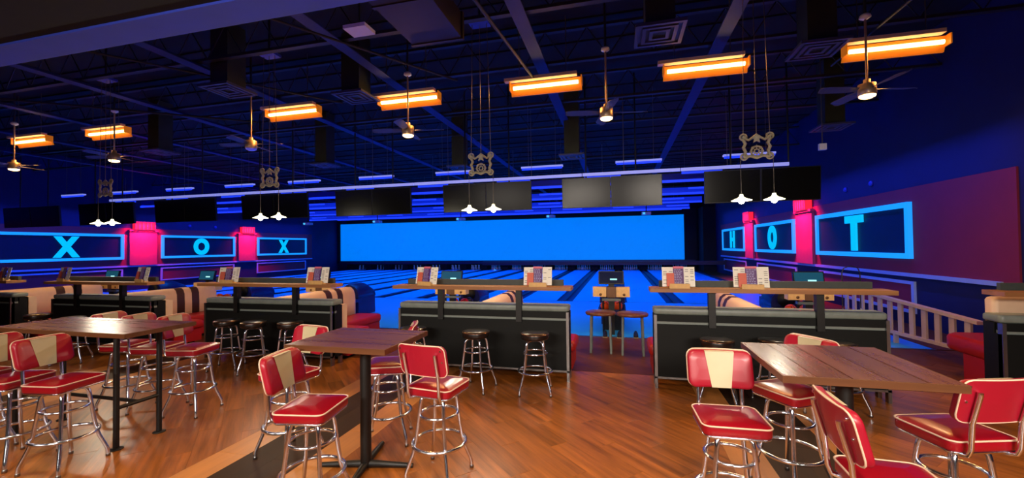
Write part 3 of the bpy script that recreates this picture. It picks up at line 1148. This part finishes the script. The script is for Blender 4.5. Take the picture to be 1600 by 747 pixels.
# lounge booths: back along the counter and a central spine
def booth(cx, w):
    t = thing('lounge_booth', 'beige and red striped lounge booth behind the counter %s' % w, 'booth', (cx, 6.02, 0))
    # spine back
    segs = [(0.0, 1.05, 'beige'), (1.05, 1.22, 'brown'), (1.22, 1.38, 'beige'), (1.38, 1.55, 'brown'), (1.55, 2.02, 'beige')]
    for (a, b, k) in segs:
        rings = []
        n = 8
        last = (b == 2.02)
        ys = [a, b] if not last else [a, b - 0.12, b - 0.05, b - 0.015, b]
        for q, yy in enumerate(ys):
            e = [0, 0, 0.02, 0.05, 0.11][q] if last else 0
            rg = []
            for (px, pz) in [(0.15, 0.3), (0.15, 0.7), (0.14, 0.9), (0.11, 0.98), (0.05, 1.03), (-0.05, 1.03), (-0.11, 0.98), (-0.14, 0.9), (-0.15, 0.7), (-0.15, 0.3)]:
                rg.append((px * (1 - e * 4), yy, pz - (e if pz > 0.85 else 0)))
            rings.append(rg)
        MB().loft(rings, True).build('spine_back' if k == 'beige' else 'brown_stripe', M[k], t)
    b_ = MB().box(-1.26, 1.26, 0.0, 0.13, 0.3, 0.93)
    b_.build('counter_back', M['beige'], t)
    for sx in (-1, 1):
        c = MB()
        cushion(c, 0.585, 0.30, 0.06, 0.30, 0.46, 0.04)
        c.v = [(a + sx * 0.74, b + 0.42, z) for a, b, z in c.v]
        c.build('seat_cushion', M['red_booth'], t)
        c = MB()
        cushion(c, 0.30, 0.66, 0.10, 0.30, 0.46, 0.04)
        c.v = [(a + sx * 0.46, b + 1.38, z) for a, b, z in c.v]
        c.build('seat_cushion', M['red_booth'], t)
        MB().box(min(sx * 0.16, sx * 1.28), max(sx * 0.16, sx * 1.28), 0.14, 0.68, 0.06, 0.30).build('seat_base', M['red_booth'], t)
        MB().box(min(sx * 0.16, sx * 0.72), max(sx * 0.16, sx * 0.72), 0.68, 1.98, 0.06, 0.30).build('seat_base', M['red_booth'], t)
        MB().box(min(sx * 0.2, sx * 1.2), max(sx * 0.2, sx * 1.2), 0.18, 0.6, 0.0, 0.06).build('plinth', M['black'], t)
        MB().box(min(sx * 0.2, sx * 0.66), max(sx * 0.2, sx * 0.66), 0.7, 1.9, 0.0, 0.06).build('plinth', M['black'], t)
    return t


for cx, w in CX[:5]: booth(cx, w)
# right edge booth: taller beige back and a broad red seat reaching toward the lanes
t = thing('lounge_booth', 'red seated lounge booth with beige back at the right edge', 'booth', (5.3, 6.02, 0))
c = MB()
cushion(c, 1.02, 0.08, 0.05, 0.35, 1.2, 0.04)
c.v = [(a - 0.12, b + 0.1, z) for a, b, z in c.v]
c.build('backrest', M['beige'], t)
c = MB()
cushion(c, 0.6, 0.56, 0.2, 0.33, 0.56, 0.05)
c.v = [(a - 0.26, b + 0.80, z) for a, b, z in c.v]
c.build('seat_cushion', M['red_booth'], t)
MB().box(-0.84, 0.2, 0.3, 0.96, 0.0, 0.34).build('seat_base', M['red_booth'], t)


# menu stands and cards on the ledges
def menu_stand(x, y, z, rz, tilt, label, lean=0.0):
    t = thing('menu_stand', label, 'menu stand', (x, y, z), rz)
    MB().box(-0.12, 0.12, -0.05, 0.05, 0, 0.035).box(-0.12, 0.12, -0.05, -0.035, 0.035, 0.06).build('wooden_base', M['holder'], t)
    cards = [(-0.13, 0.0, 0.145, 0.25, 'paper', 0.012), (-0.005, -0.012, 0.125, 0.262, 'paper_navy', 0.0), (0.125, 0.0, 0.13, 0.252, 'paper', 0.0)]
    for i, (cx, cy, w, h, m, dz) in enumerate(cards):
        c = MB().box(-w / 2, w / 2, -0.002, 0.002, 0, h).build('menu_card', M[m], t)
        c.location = (cx, cy, 0.02 + dz * 0)
        c.rotation_euler = (R(-tilt), 0, 0)
        pr = MB()
        if m == 'paper':
            for k in range(9):
                for q in range(2):
                    if random.random() < 0.55:
                        x0 = -w / 2 + 0.015 + q * w * 0.48
                        pr.box(x0, x0 + w * 0.3, -0.0035, -0.002, h - 0.04 - k * 0.022, h - 0.032 - k * 0.022)
            pr.build('printed_line', M['ink'], c)['kind'] = 'stuff'
        else:
            for k in range(9):
                xx = -w / 2 + 0.012
                while xx < w / 2 - 0.03:
                    ww = random.uniform(0.012, 0.03)
                    pr.box(xx, xx + ww, -0.0035, -0.002, h - 0.05 - k * 0.021, h - 0.04 - k * 0.021)
                    xx += ww + 0.008
            pr.build('printed_line', M['ink_light'], c)['kind'] = 'stuff'
            MB().box(-w / 2, w / 2, -0.004, 0.0, h - 0.03, h - 0.002).build('heading_band', M['paper_pink'], c)
    c = MB().box(-0.045, 0.045, -0.002, 0.002, 0, 0.17).build('coral_leaflet', M['paper_red'], t)
    c.location = (-0.105, -0.03, 0.025)
    c.rotation_euler = (R(-tilt), 0, 0)
    t.rotation_euler = (lean, 0, rz)
    return t


MS = [(-12.1, -6, 'far left', ''), (-10.38, -8, 'second ledge from the left', 'left side of '),
      (-8.38, -10, 'second ledge from the left', 'right side of '), (-6.42, 4, 'third ledge from the left', 'left side of '),
      (-4.66, 2, 'third ledge from the left', 'right side of '), (-2.77, -14, 'middle ledge', 'left end of '), (-1.09, 2, 'middle ledge', 'right end of '),
      (0.735, 0, 'right ledge', 'left end of '), (1.57, -4, 'right ledge', 'centre of ')]
for (x, rz, w, e) in MS:
    menu_stand(x, 5.70, 1.296, R(rz), 12, 'cream and plum menu cards in wooden stand, %s%s' % (e, w))



# ---------------------------------------------------------------- ball returns, scoring kiosks
def ball(name, loc, m, label, grp):
    o = MB().lathe([(0.108 * math.sin(PI * k / 12), -0.108 * math.cos(PI * k / 12)) for k in range(13)], 20).build('bowling_ball', m)
    h = MB()
    for a, b in ((0, 0.02), (0.03, -0.01), (-0.03, -0.01)):
        h.lathe([(0.0, 0), (0.012, 0), (0.012, 0.004), (0, 0.004)], 8, (a, b, 0.1045))
    h.build('finger_hole', M['hood_black'], o)
    o.location = loc
    o.rotation_euler = (R(50), R(15), 0)
    tag(o, label, 'bowling ball', grp)
    return o


KX = [(-14.3, 'far left'), (-10.8, 'second from the left'), (-7.22, 'third from the left'), (-3.72, 'behind the middle counter'),
      (-0.17, 'in the central walkway'), (3.42, 'behind the right counter')]
for i, (x, w) in enumerate(KX):
    near = (i == 4)
    t = thing('scoring_console', 'bowler console with monitor and two tan speakers, %s' % w, 'console', (x, 9.0, 0))
    MB().box(-0.06, 0.06, -0.04, 0.08, 0, 1.06).build('post', M['iron'], t)
    mon = MB().box(-0.255, 0.255, -0.02, 0.03, 0, 0.27).build('monitor', M['tv_body'], t)
    mon.location = (0, -0.06, 1.05)
    mon.rotation_euler = (R(-14), 0, 0)
    MB().box(-0.235, 0.235, -0.024, -0.02, 0.02, 0.25).build('screen', M['kiosk_screen_dark'] if near else M['kiosk_screen'], mon)
    MB().box(-0.02, 0.12, -0.027, -0.024, 0.08, 0.11).build('logo', M['logo'], mon)
    MB().box(-0.09, 0.09, -0.1, 0.08, 0.78, 0.99).build('post_cover', M['kiosk_brown'], t)
    for sx in (-1, 1):
        c = MB()
        c.box(-0.135, 0.135, -0.1, 0.1, 0, 0.2)
        c = c.build('speaker', M['kiosk_box'], t)
        c.location = (sx * 0.235, -0.02, 0.79)
        MB().lathe([(0.0, 0), (0.022, 0), (0.028, 0.005), (0, 0.005)], 14).build('speaker_cone', M['kiosk_brown'], c)
        c.children[-1].location = (0.02, -0.1, 0.05)
        c.children[-1].rotation_euler = (PI / 2, 0, 0)
        MB().tube([(sx * 0.17, 0.0, 0.8), (sx * 0.17, 0.05, 0.0)], 0.02, 8).build('side_leg', M['iron'], t)
    MB().box(-0.19, 0.19, -0.06, 0.06, 0.70, 0.75).build('cross_bar', M['grey_trim'], t)
    # ball return behind it
    t = thing('ball_return', 'dark blue ball return rack with round mouth, %s' % w, 'ball return', (x, 9.25, 0))
    MB().box(-0.26, 0.26, 0.9, 1.7, 0.0, 0.62).build('base', M['hood'], t)
    hd = MB()
    rings = []
    for (yy, s_, z_) in ((0.85, 1.0, 0.0), (0.95, 1.05, 0.02), (1.4, 1.05, 0.02), (1.75, 0.9, -0.1)):
        rings.append([(0.28 * s_ * math.cos(a) * (1.0), yy, 0.58 + z_ + 0.27 * s_ * math.sin(a)) for a in [PI * k / 10 for k in range(11)]] +
                     [(-0.28 * s_, yy, 0.5), (0.28 * s_, yy, 0.5)])
    hd.loft(rings)
    hd.build('hood', M['hood'], t)
    o = MB().lathe([(0.0, 0), (0.15, 0), (0.17, 0.02), (0, 0.02)], 20).build('mouth', M['hood_black'], t)
    o.location = (0, 0.85, 0.66)
    o.rotation_euler = (PI / 2, 0, 0)
    tray = MB()
    tray.box(-0.27, 0.27, 0.05, 0.9, 0.38, 0.42)
    for sx in (-1, 1): tray.box(sx * 0.27 - 0.02, sx * 0.27 + 0.02, 0.05, 0.9, 0.42, 0.48)
    tray.box(-0.27, 0.27, 0.04, 0.07, 0.42, 0.47)
    tray.build('ball_tray', M['hood'], t)
    MB().box(-0.2, 0.2, 0.2, 0.85, 0.0, 0.38).build('stand', M['iron'], t)
    for q, (dx, dy, m, cn) in enumerate([(-0.14, 0.2, 'ball_orange', 'orange'), (0.12, 0.2, 'ball_orange' if i != 3 else 'ball_red', 'orange' if i != 3 else 'red'),
                                         (0.13, 0.47, 'ball_dark', 'dark')]):
        ball('b', (x + dx, 9.25 + dy, 0.53), M[m], '%s bowling ball on the ball return %s, %s' % (cn, w, ['front left', 'front right', 'behind'][q]),
             'balls on the ball return %s' % w)

# round side tables in the walkway
for i, (x, y) in enumerate([(-0.33, 7.5), (0.2, 7.44)]):
    t = thing('round_side_table', 'small round wooden table in the central walkway, %s one' % ['left', 'right'][i], 'table', (x, y, 0))
    MB().lathe([(0.0, 0.655), (0.25, 0.655), (0.262, 0.66), (0.262, 0.69), (0.25, 0.7), (0, 0.7)], 32).build('table_top', M['table_x'], t)
    for a in (35, 145, 215, 325):
        dx, dy = 0.19 * math.cos(R(a)), 0.19 * math.sin(R(a))
        MB().tube([(dx, dy, 0.655), (dx * 1.1, dy * 1.1, 0)], 0.02, 8).build('leg', M['grey_trim'], t)

# shoes on the approach behind the tables
for i, (x, y) in enumerate([(-0.30, 8.74), (-0.02, 8.74), (0.30, 8.80)]):
    t = thing('bowling_shoe', 'dark bowling shoe on the approach, %s' % ['left of the post', 'right of the post', 'alone at the right'][i], 'shoe', (x, y, 0.006))
    rings = []
    for (yy, w, h) in ((-0.13, 0.02, 0.03), (-0.1, 0.04, 0.05), (0.0, 0.045, 0.07), (0.07, 0.04, 0.1), (0.12, 0.03, 0.1)):
        rings.append([(-w, yy, 0.012), (w, yy, 0.012), (w, yy, h * 0.6), (w * 0.5, yy, h), (-w * 0.5, yy, h), (-w, yy, h * 0.6)])
    MB().loft(rings).build('upper', M['hood_black'], t)
    MB().box(-0.045, 0.045, -0.14, 0.13, 0.0, 0.014).build('sole', M['cream'], t)

# ramp railing on the right
t = thing('ramp_railing', 'pale wooden railing with flat balusters at the right', 'railing', (0, 0, 0))
A, B = Vector((4.87, 11.0, 0)), Vector((4.93, 7.45, 0))
n = 12
dv = (B - A)


def zt(u): return 0.85 - 0.19 * u


def zb(u): return 0.10 + 0.12 * u


def sl_bar(mb, u0, u1, za, zb_, th, hh):
    p, q = A + dv * u0, A + dv * u1
    nn = Vector((-dv.y, dv.x, 0)).normalized() * th
    mb.loft([[tuple(p + nn + Vector((0, 0, za))), tuple(p - nn + Vector((0, 0, za))), tuple(p - nn + Vector((0, 0, za + hh))), tuple(p + nn + Vector((0, 0, za + hh)))],
             [tuple(q + nn + Vector((0, 0, zb_))), tuple(q - nn + Vector((0, 0, zb_))), tuple(q - nn + Vector((0, 0, zb_ + hh))), tuple(q + nn + Vector((0, 0, zb_ + hh)))]], False)


m1 = MB()
sl_bar(m1, -0.02, 1.02, zt(0), zt(1), 0.05, 0.05)
m1.build('top_rail', M['rail_wood'], t)
m1 = MB()
sl_bar(m1, -0.02, 1.02, zb(0), zb(1), 0.04, 0.05)
m1.build('bottom_rail', M['rail_wood'], t)
for k in range(n):
    u = (k + 0.5) / n
    mm = MB()
    hw = 0.055
    p = A + dv * u
    e = dv.normalized() * hw
    nn = Vector((-dv.y, dv.x, 0)).normalized() * 0.015
    zz0 = zb(u) + 0.04
    zz1 = zt(u) + 0.01
    c4 = [p + e + nn, p - e + nn, p - e - nn, p + e - nn]
    mm.loft([[(c_.x, c_.y, zz0) for c_ in c4], [(c_.x, c_.y, zz1) for c_ in c4]], False)
    mm.build('baluster', M['rail_wood'], t)
for u in (0.0, 0.5, 1.0):
    p = A + dv * u
    MB().box(p.x - 0.03, p.x + 0.03, p.y - 0.03, p.y + 0.03, 0, zb(u) + 0.02).build('foot_post', M['rail_wood'], t)

# ball ramp hoop beside the right console
t = thing('ball_ramp', 'thin dark hoop of a bowling ball ramp frame near the railing', 'ramp', (3.75, 8.2, 0))
MB().tube([(-0.13, 0, 0), (-0.13, 0, 1.34), (-0.1, 0, 1.42), (0, 0, 1.46), (0.1, 0, 1.42), (0.13, 0, 1.34), (0.13, 0, 0)], 0.008, 6).build('hoop', M['iron'], t)
MB().tube([(-0.13, 0.0, 0.75), (-0.08, -0.5, 0.05)], 0.012, 6).build('slide_rail', M['steel'], t)
MB().tube([(0.13, 0.0, 0.75), (0.08, -0.5, 0.05)], 0.012, 6).build('slide_rail', M['steel'], t)


# ---------------------------------------------------------------- stools
def arc_leg(a, red):
    """bent chrome tube leg at azimuth a"""
    d = (math.cos(a), math.sin(a))
    prof_ = [(0.02, 0.652), (0.09, 0.655), (0.125, 0.648), (0.143, 0.625), (0.150, 0.59), (0.172, 0.42), (0.192, 0.28), (0.215, 0.20), (0.262, 0.085),
             (0.27, 0.06), (0.272, 0.0)]
    return [(d[0] * r, d[1] * r, z) for r, z in prof_]


def stool_base(t, n_off=45):
    for k in range(4):
        a = R(n_off + 90 * k)
        leg = MB().tube(arc_leg(a, True), 0.0148, 10).build('leg', M['chrome'], t)
        MB().lathe([(0.0, 0), (0.017, 0), (0.017, 0.02), (0.013, 0.03), (0, 0.03)], 10, (0.272 * math.cos(a), 0.272 * math.sin(a), 0)).build(
            'foot_glide', M['steel'], leg)
    MB().ring((0, 0, 0.50), 0.151, 0.0125, 36, 8).build('upper_ring', M['chrome'], t)
    MB().ring((0, 0, 0.27), 0.214, 0.0142, 40, 8).build('foot_ring', M['chrome'], t)
    MB().lathe([(0.0, 0.645), (0.06, 0.645), (0.075, 0.66), (0.075, 0.672), (0, 0.672)], 20).build('swivel_plate', M['steel'], t)


def diner_stool():
    t = empty('diner_stool')
    stool_base(t)
    W, D = 0.198, 0.185
    c = MB()
    cushion(c, W, D, 0.05, 0.682, 0.75, 0.012, 6, crown=0.018)
    seat = c.build('seat', M['red'], t)
    rr_ = rrect(W + 0.001, D + 0.001, 0.05, 6, 0.744)
    MB().tube(rr_, 0.0055, 6, closed=True).build('piping', M['piping'], seat)
    c = MB()
    cushion(c, W - 0.004, D - 0.004, 0.048, 0.671, 0.684, 0.003)
    c.build('seat_rim', M['chrome'], t)

    # backrest: outline in x,z, thickness in y, curved around the sitter
    def bend(x_, y_):
        return y_ + 0.55 * x_ * x_

    zc, hw, hh = 0.985, 0.205, 0.12
    zt_ = 0.0
    rings = []
    for (yy, ins) in ((-0.03, 0.014), (-0.026, 0.004), (-0.018, 0.0), (0.012, 0.0), (0.022, 0.004), (0.028, 0.014), (0.032, 0.05)):
        # many points along x so the bend stays smooth
        out = []
        base = rrect(hw, hh, 0.045, 6, 0, ins)
        for i in range(len(base)):
            p, q = base[i], base[(i + 1) % len(base)]
            L = math.hypot(p[0] - q[0], p[1] - q[1])
            m_ = max(1, int(L / 0.04))
            for k in range(m_):
                f = k / m_
                out.append((p[0] + (q[0] - p[0]) * f, p[1] + (q[1] - p[1]) * f))
        rings.append(out)
    nmin = min(len(r_) for r_ in rings)
    # resample from the first outline count to keep equal point numbers
    def outline(ins, n_=64):
        base = rrect(hw, hh, 0.045, 6, 0, ins)
        per = [0]
        for i in range(len(base)):
            p, q = base[i], base[(i + 1) % len(base)]
            per.append(per[-1] + math.hypot(p[0] - q[0], p[1] - q[1]))
        out = []
        j = 0
        for k in range(n_):
            s_ = per[-1] * k / n_
            while per[j + 1] < s_: j += 1
            f = (s_ - per[j]) / max(1e-9, per[j + 1] - per[j])
            p, q = base[j], base[(j + 1) % len(base)]
            out.append((p[0] + (q[0] - p[0]) * f, p[1] + (q[1] - p[1]) * f))
        return out

    lean = 0.24
    rg = []
    for (yy, ins) in ((-0.022, 0.0), (-0.012, -0.002), (0.012, -0.002), (0.022, 0.003), (0.028, 0.016), (0.031, 0.05)):
        rg.append([(a, -0.235 + bend(a, yy) - lean * b, zc + b) for a, b in outline(ins)])
    mbk = MB()
    # front and back faces are strips so that the curve is followed
    n_ = 64
    mbk.loft(rg, True, False)

    def face(yy, hw_, hh_, r_, flip, w0=-1.0, w1=1.0, w0b=None, w1b=None, nx=12, nz=5):
        vs2, fs2 = [], []
        w0b = w0 if w0b is None else w0b
        w1b = w1 if w1b is None else w1b
        for iz in range(nz + 1):
            v = iz / nz
            zz = -hh_ + 2 * hh_ * v
            for ix in range(nx + 1):
                u = ix / nx
                lo = w0b + (w0 - w0b) * v
                hi = w1b + (w1 - w1b) * v
                xx = (lo + (hi - lo) * u) * hw_
                vs2.append((xx, -0.235 + bend(xx, yy) - lean * zz, zc + zz))
        for iz in range(nz):
            for ix in range(nx):
                a = iz * (nx + 1) + ix
                f = (a, a + 1, a + nx + 2, a + nx + 1)
                fs2.append(f[::-1] if flip else f)
        return vs2, fs2

    # fill front with a fan strip from the inner outline to a centre line
    inner = rg[-1]
    cen = []
    for (x_, y_, z_) in inner:
        cen.append((x_ * 0.9, -0.235 + bend(x_ * 0.9, 0.032), zc))
    mbk.loft([inner, cen], True, False)
    outer = rg[0]
    cen = []
    for (x_, y_, z_) in outer:
        cen.append((x_ * 0.9, -0.235 + bend(x_ * 0.9, -0.024), zc))
    mbk.loft([cen, outer], True, False)
    back = mbk.build('backrest', M['red_back'], t)
    v2, f2 = face(0.0345, hw, hh - 0.004, 0.04, True, -0.46, 0.46, -0.30, 0.30)
    st_ = MB().add(v2, f2, True)
    # wrap over the top edge and sides of the stripe
    def wrap(zz, w, s_):
        return [(-w * hw, -0.235 + bend(-w * hw, 0.0345) - lean * zz, zc + zz), (w * hw, -0.235 + bend(w * hw, 0.0345) - lean * zz, zc + zz),
                (w * hw, -0.235 + bend(w * hw, -0.016) - lean * zz, zc + zz + 0.006 * s_), (-w * hw, -0.235 + bend(-w * hw, -0.016) - lean * zz, zc + zz + 0.006 * s_)]
    st_.add(wrap(hh - 0.003, 0.46, 1), [(0, 1, 2, 3)])
    st_.add(wrap(-hh + 0.003, 0.30, -1), [(3, 2, 1, 0)])
    st_.build('cream_stripe', M['cream'], back)
    MB().tube([(a, -0.235 + bend(a, -0.018) - lean * b, zc + b) for a, b in outline(-0.003, 56)], 0.005, 6, closed=True).build(
        'piping', M['piping'], back)
    # screws as short tubes
    sc2 = MB()
    for (a, b) in ((-0.18, 0.088), (0.18, 0.088), (-0.182, 0.0), (0.182, 0.0)):
        yy = -0.235 + bend(a, -0.022) - lean * b
        sc2.tube([(a, yy, zc + b), (a, yy - 0.007, zc + b)], 0.007, 8)
    sc2.build('screw', M['chrome'], back)
    for sx in (-1, 1):
        x_ = sx * 0.14
        y1_ = -0.235 + bend(x_, -0.03)
        pts = [(x_ * 0.9, -0.10, 0.668), (x_ * 0.95, -0.17, 0.668), (x_, -0.208, 0.68), (x_, -0.222, 0.72), (x_, y1_ + lean * 0.12 - 0.008, 0.865), (x_, y1_ - lean * 0.045 - 0.012, 1.03),
               (x_, y1_ - lean * 0.06 - 0.008, 1.045)]
        st2 = MB().tube(pts, 0.0128, 10).build('back_strut', M['chrome'], t)
    return t


st0 = diner_stool()
ST = [  # x, y, rz, where
    (-2.14, 2.565, 279, 'red and cream diner stool left of the middle table, nearest the camera'),
    (-2.93, 3.22, 170, 'red and cream diner stool behind the left corner of the middle table'),
    (-2.20, 3.68, 112, 'diner stool tucked behind the middle table, its back edge-on'),
    (-1.45, 3.20, 352, 'diner stool right of the middle table showing its plain red back'),
    (0.67, 2.97, 182, 'red and cream diner stool left of the right table, facing the camera'),
    (1.24, 3.64, 122, 'diner stool at the far side of the right table, back tip above the table'),
    (1.23, 2.34, 268, 'diner stool cut by the bottom edge beneath the right table, seen from the side'),
    (1.90, 3.08, 16, 'diner stool at the right edge showing its plain red back'),
    (-4.70, 2.60, 278, 'red and cream diner stool at the near side of the left table, nearest its legs'),
    (-5.27, 2.56, 278, 'diner stool at the near side of the left table, cut by the left edge'),
    (-5.85, 2.56, 276, 'diner stool outside the left edge beside the left table'),
    (-4.78, 3.80, 281, 'diner stool at the far side of the left table, rightmost of three'),
    (-5.28, 3.78, 283, 'diner stool at the far side of the left table, middle of three'),
    (-5.80, 3.80, 282, 'diner stool at the far side of the left table, leftmost of three'),
]
for i, (x, y, rz, lab) in enumerate(ST):
    o = st0 if i == 0 else copy_tree(st0)
    o.location = (x, y, 0)
    o.rotation_euler = (0, 0, R(rz))
    tag(o, lab, 'bar stool', 'red diner stools around the high tables')


def round_stool():
    t = empty('backless_stool')
    stool_base(t, 20)
    MB().lathe([(0.0, 0.672), (0.165, 0.672), (0.175, 0.68), (0.18, 0.70), (0.18, 0.735), (0.172, 0.752), (0.14, 0.762), (0, 0.765)], 32).build(
        'seat', M['seat_black'], t)
    MB().ring((0, 0, 0.742), 0.178, 0.007, 36, 6).build('seat_band', M['bronze'], t)
    return t


rs0 = round_stool()
RS = [(-2.78, 5.30, 'behind the middle table'), (-1.84, 5.24, 'at the middle counter, left of two in view'), (-1.06, 5.28, 'at the right end of the middle counter'),
      (-6.02, 5.32, 'left of three at third counter from left'), (-5.46, 5.28, 'middle of three at third counter from left'),
      (-4.86, 5.36, 'right of three at third counter from left'), (1.08, 5.3, 'behind the striped stool at the right counter'),
      (1.72, 5.40, 'at the middle of the right counter behind the table'), (2.3, 5.36, 'at the right end of the right counter'),
      (-8.98, 5.05, 'right part of second counter from left'), (-10.1, 5.2, 'left part of second counter from left')]
for i, (x, y, w) in enumerate(RS):
    o = rs0 if i == 0 else copy_tree(rs0)
    o.location = (x, y, 0)
    o.rotation_euler = (0, 0, R(17 * i % 90))
    tag(o, 'black round backless chrome stool %s' % w, 'bar stool', 'round black stools along the counters')


# ---------------------------------------------------------------- high tables
def table_top(t, hx, hy, along, n, z=1.10):
    th = 0.042
    key = 'table_x' if along == 'x' else 'table_y'
    for k in range(n):
        g = 0.003
        if along == 'x':
            a, b = -hy + 2 * hy * k / n + g, -hy + 2 * hy * (k + 1) / n - g
            c = MB().box(-hx + 0.012, hx - 0.012, max(a, -hy + 0.012), min(b, hy - 0.012), z - 0.02, z - 0.001 * (k % 2))
        else:
            a, b = -hx + 2 * hx * k / n + g, -hx + 2 * hx * (k + 1) / n - g
            c = MB().box(max(a, -hx + 0.012), min(b, hx - 0.012), -hy + 0.012, hy - 0.012, z - 0.02, z - 0.001 * (k % 2))
        c.build('board', M[key], t)
    e = MB()
    e.box(-hx, hx, -hy, -hy + 0.012, z - th, z - 0.001)
    e.box(-hx, hx, hy - 0.012, hy, z - th, z - 0.001)
    e.box(-hx, -hx + 0.012, -hy + 0.012, hy - 0.012, z - th, z - 0.001)
    e.box(hx - 0.012, hx, -hy + 0.012, hy - 0.012, z - th, z - 0.001)
    e.build('edge_band', M['table_edge'], t)
    MB().box(-hx + 0.012, hx - 0.012, -hy + 0.012, hy - 0.012, z - th, z - 0.02).build('underside', M['table_edge'], t)


t = thing('pedestal_table', 'square high table on a black pedestal, middle of the photo', 'table', (-2.135, 3.14, 0))
table_top(t, 0.445, 0.36, 'x', 5)
MB().tube([(0.03, 0.02, 0.02), (0.03, 0.02, 1.05)], 0.045, 20).build('pedestal', M['iron'], t)
for a in (12, 102, 192, 282):
    d = (math.cos(R(a)), math.sin(R(a)))
    MB().tube([(0.03, 0.02, 0.035), (0.03 + d[0] * 0.2, 0.02 + d[1] * 0.2, 0.028), (0.03 + d[0] * 0.4, 0.02 + d[1] * 0.4, 0.02)], [0.034, 0.026, 0.02], 8).build('base_foot', M['iron'], t)
MB().box(-0.18, 0.24, -0.18, 0.22, 1.045, 1.058).build('top_plate', M['iron'], t)

t = thing('pedestal_table', 'square high table with broad boards, right side of the photo', 'table', (1.32, 3.12, 0))
table_top(t, 0.432, 0.425, 'y', 5)
px, py = -0.20, -0.38
MB().tube([(0.0, -0.12, 0.02), (0.0, -0.12, 1.05)], 0.045, 20).build('pedestal', M['iron'], t)
for a in (12, 102, 192, 282):
    d = (math.cos(R(a)), math.sin(R(a)))
    MB().tube([(0.0, -0.12, 0.035), (d[0] * 0.2, -0.12 + d[1] * 0.2, 0.028), (d[0] * 0.4, -0.12 + d[1] * 0.4, 0.02)], [0.034, 0.026, 0.02], 8).build('base_foot', M['iron'], t)
MB().box(-0.2, 0.2, -0.3, 0.1, 1.045, 1.058).build('top_plate', M['iron'], t)

t = thing('communal_table', 'long high table on black pipe legs, left side of the photo', 'table', (-5.3, 3.17, 0))
table_top(t, 0.93, 0.335, 'x', 5)
for sx in (-1, 1):
    for sy in (-1, 1):
        x_, y_ = sx * 0.70, -0.06 + sy * 0.19
        lg = MB().tube([(x_, y_, 0.0), (x_, y_, 1.05)], 0.024, 12).build('leg', M['iron'], t)
        MB().lathe([(0.0, 0), (0.055, 0), (0.055, 0.008), (0.03, 0.016), (0, 0.016)], 16, (x_, y_, 0)).build('floor_flange', M['iron'], lg)
    MB().tube([(sx * 0.70, -0.25, 0.38), (sx * 0.70, 0.13, 0.38)], 0.018, 10).build('side_stretcher', M['iron'], t)
MB().tube([(-0.70, -0.06, 0.38), (0.70, -0.06, 0.38)], 0.018, 10).build('long_stretcher', M['iron'], t)
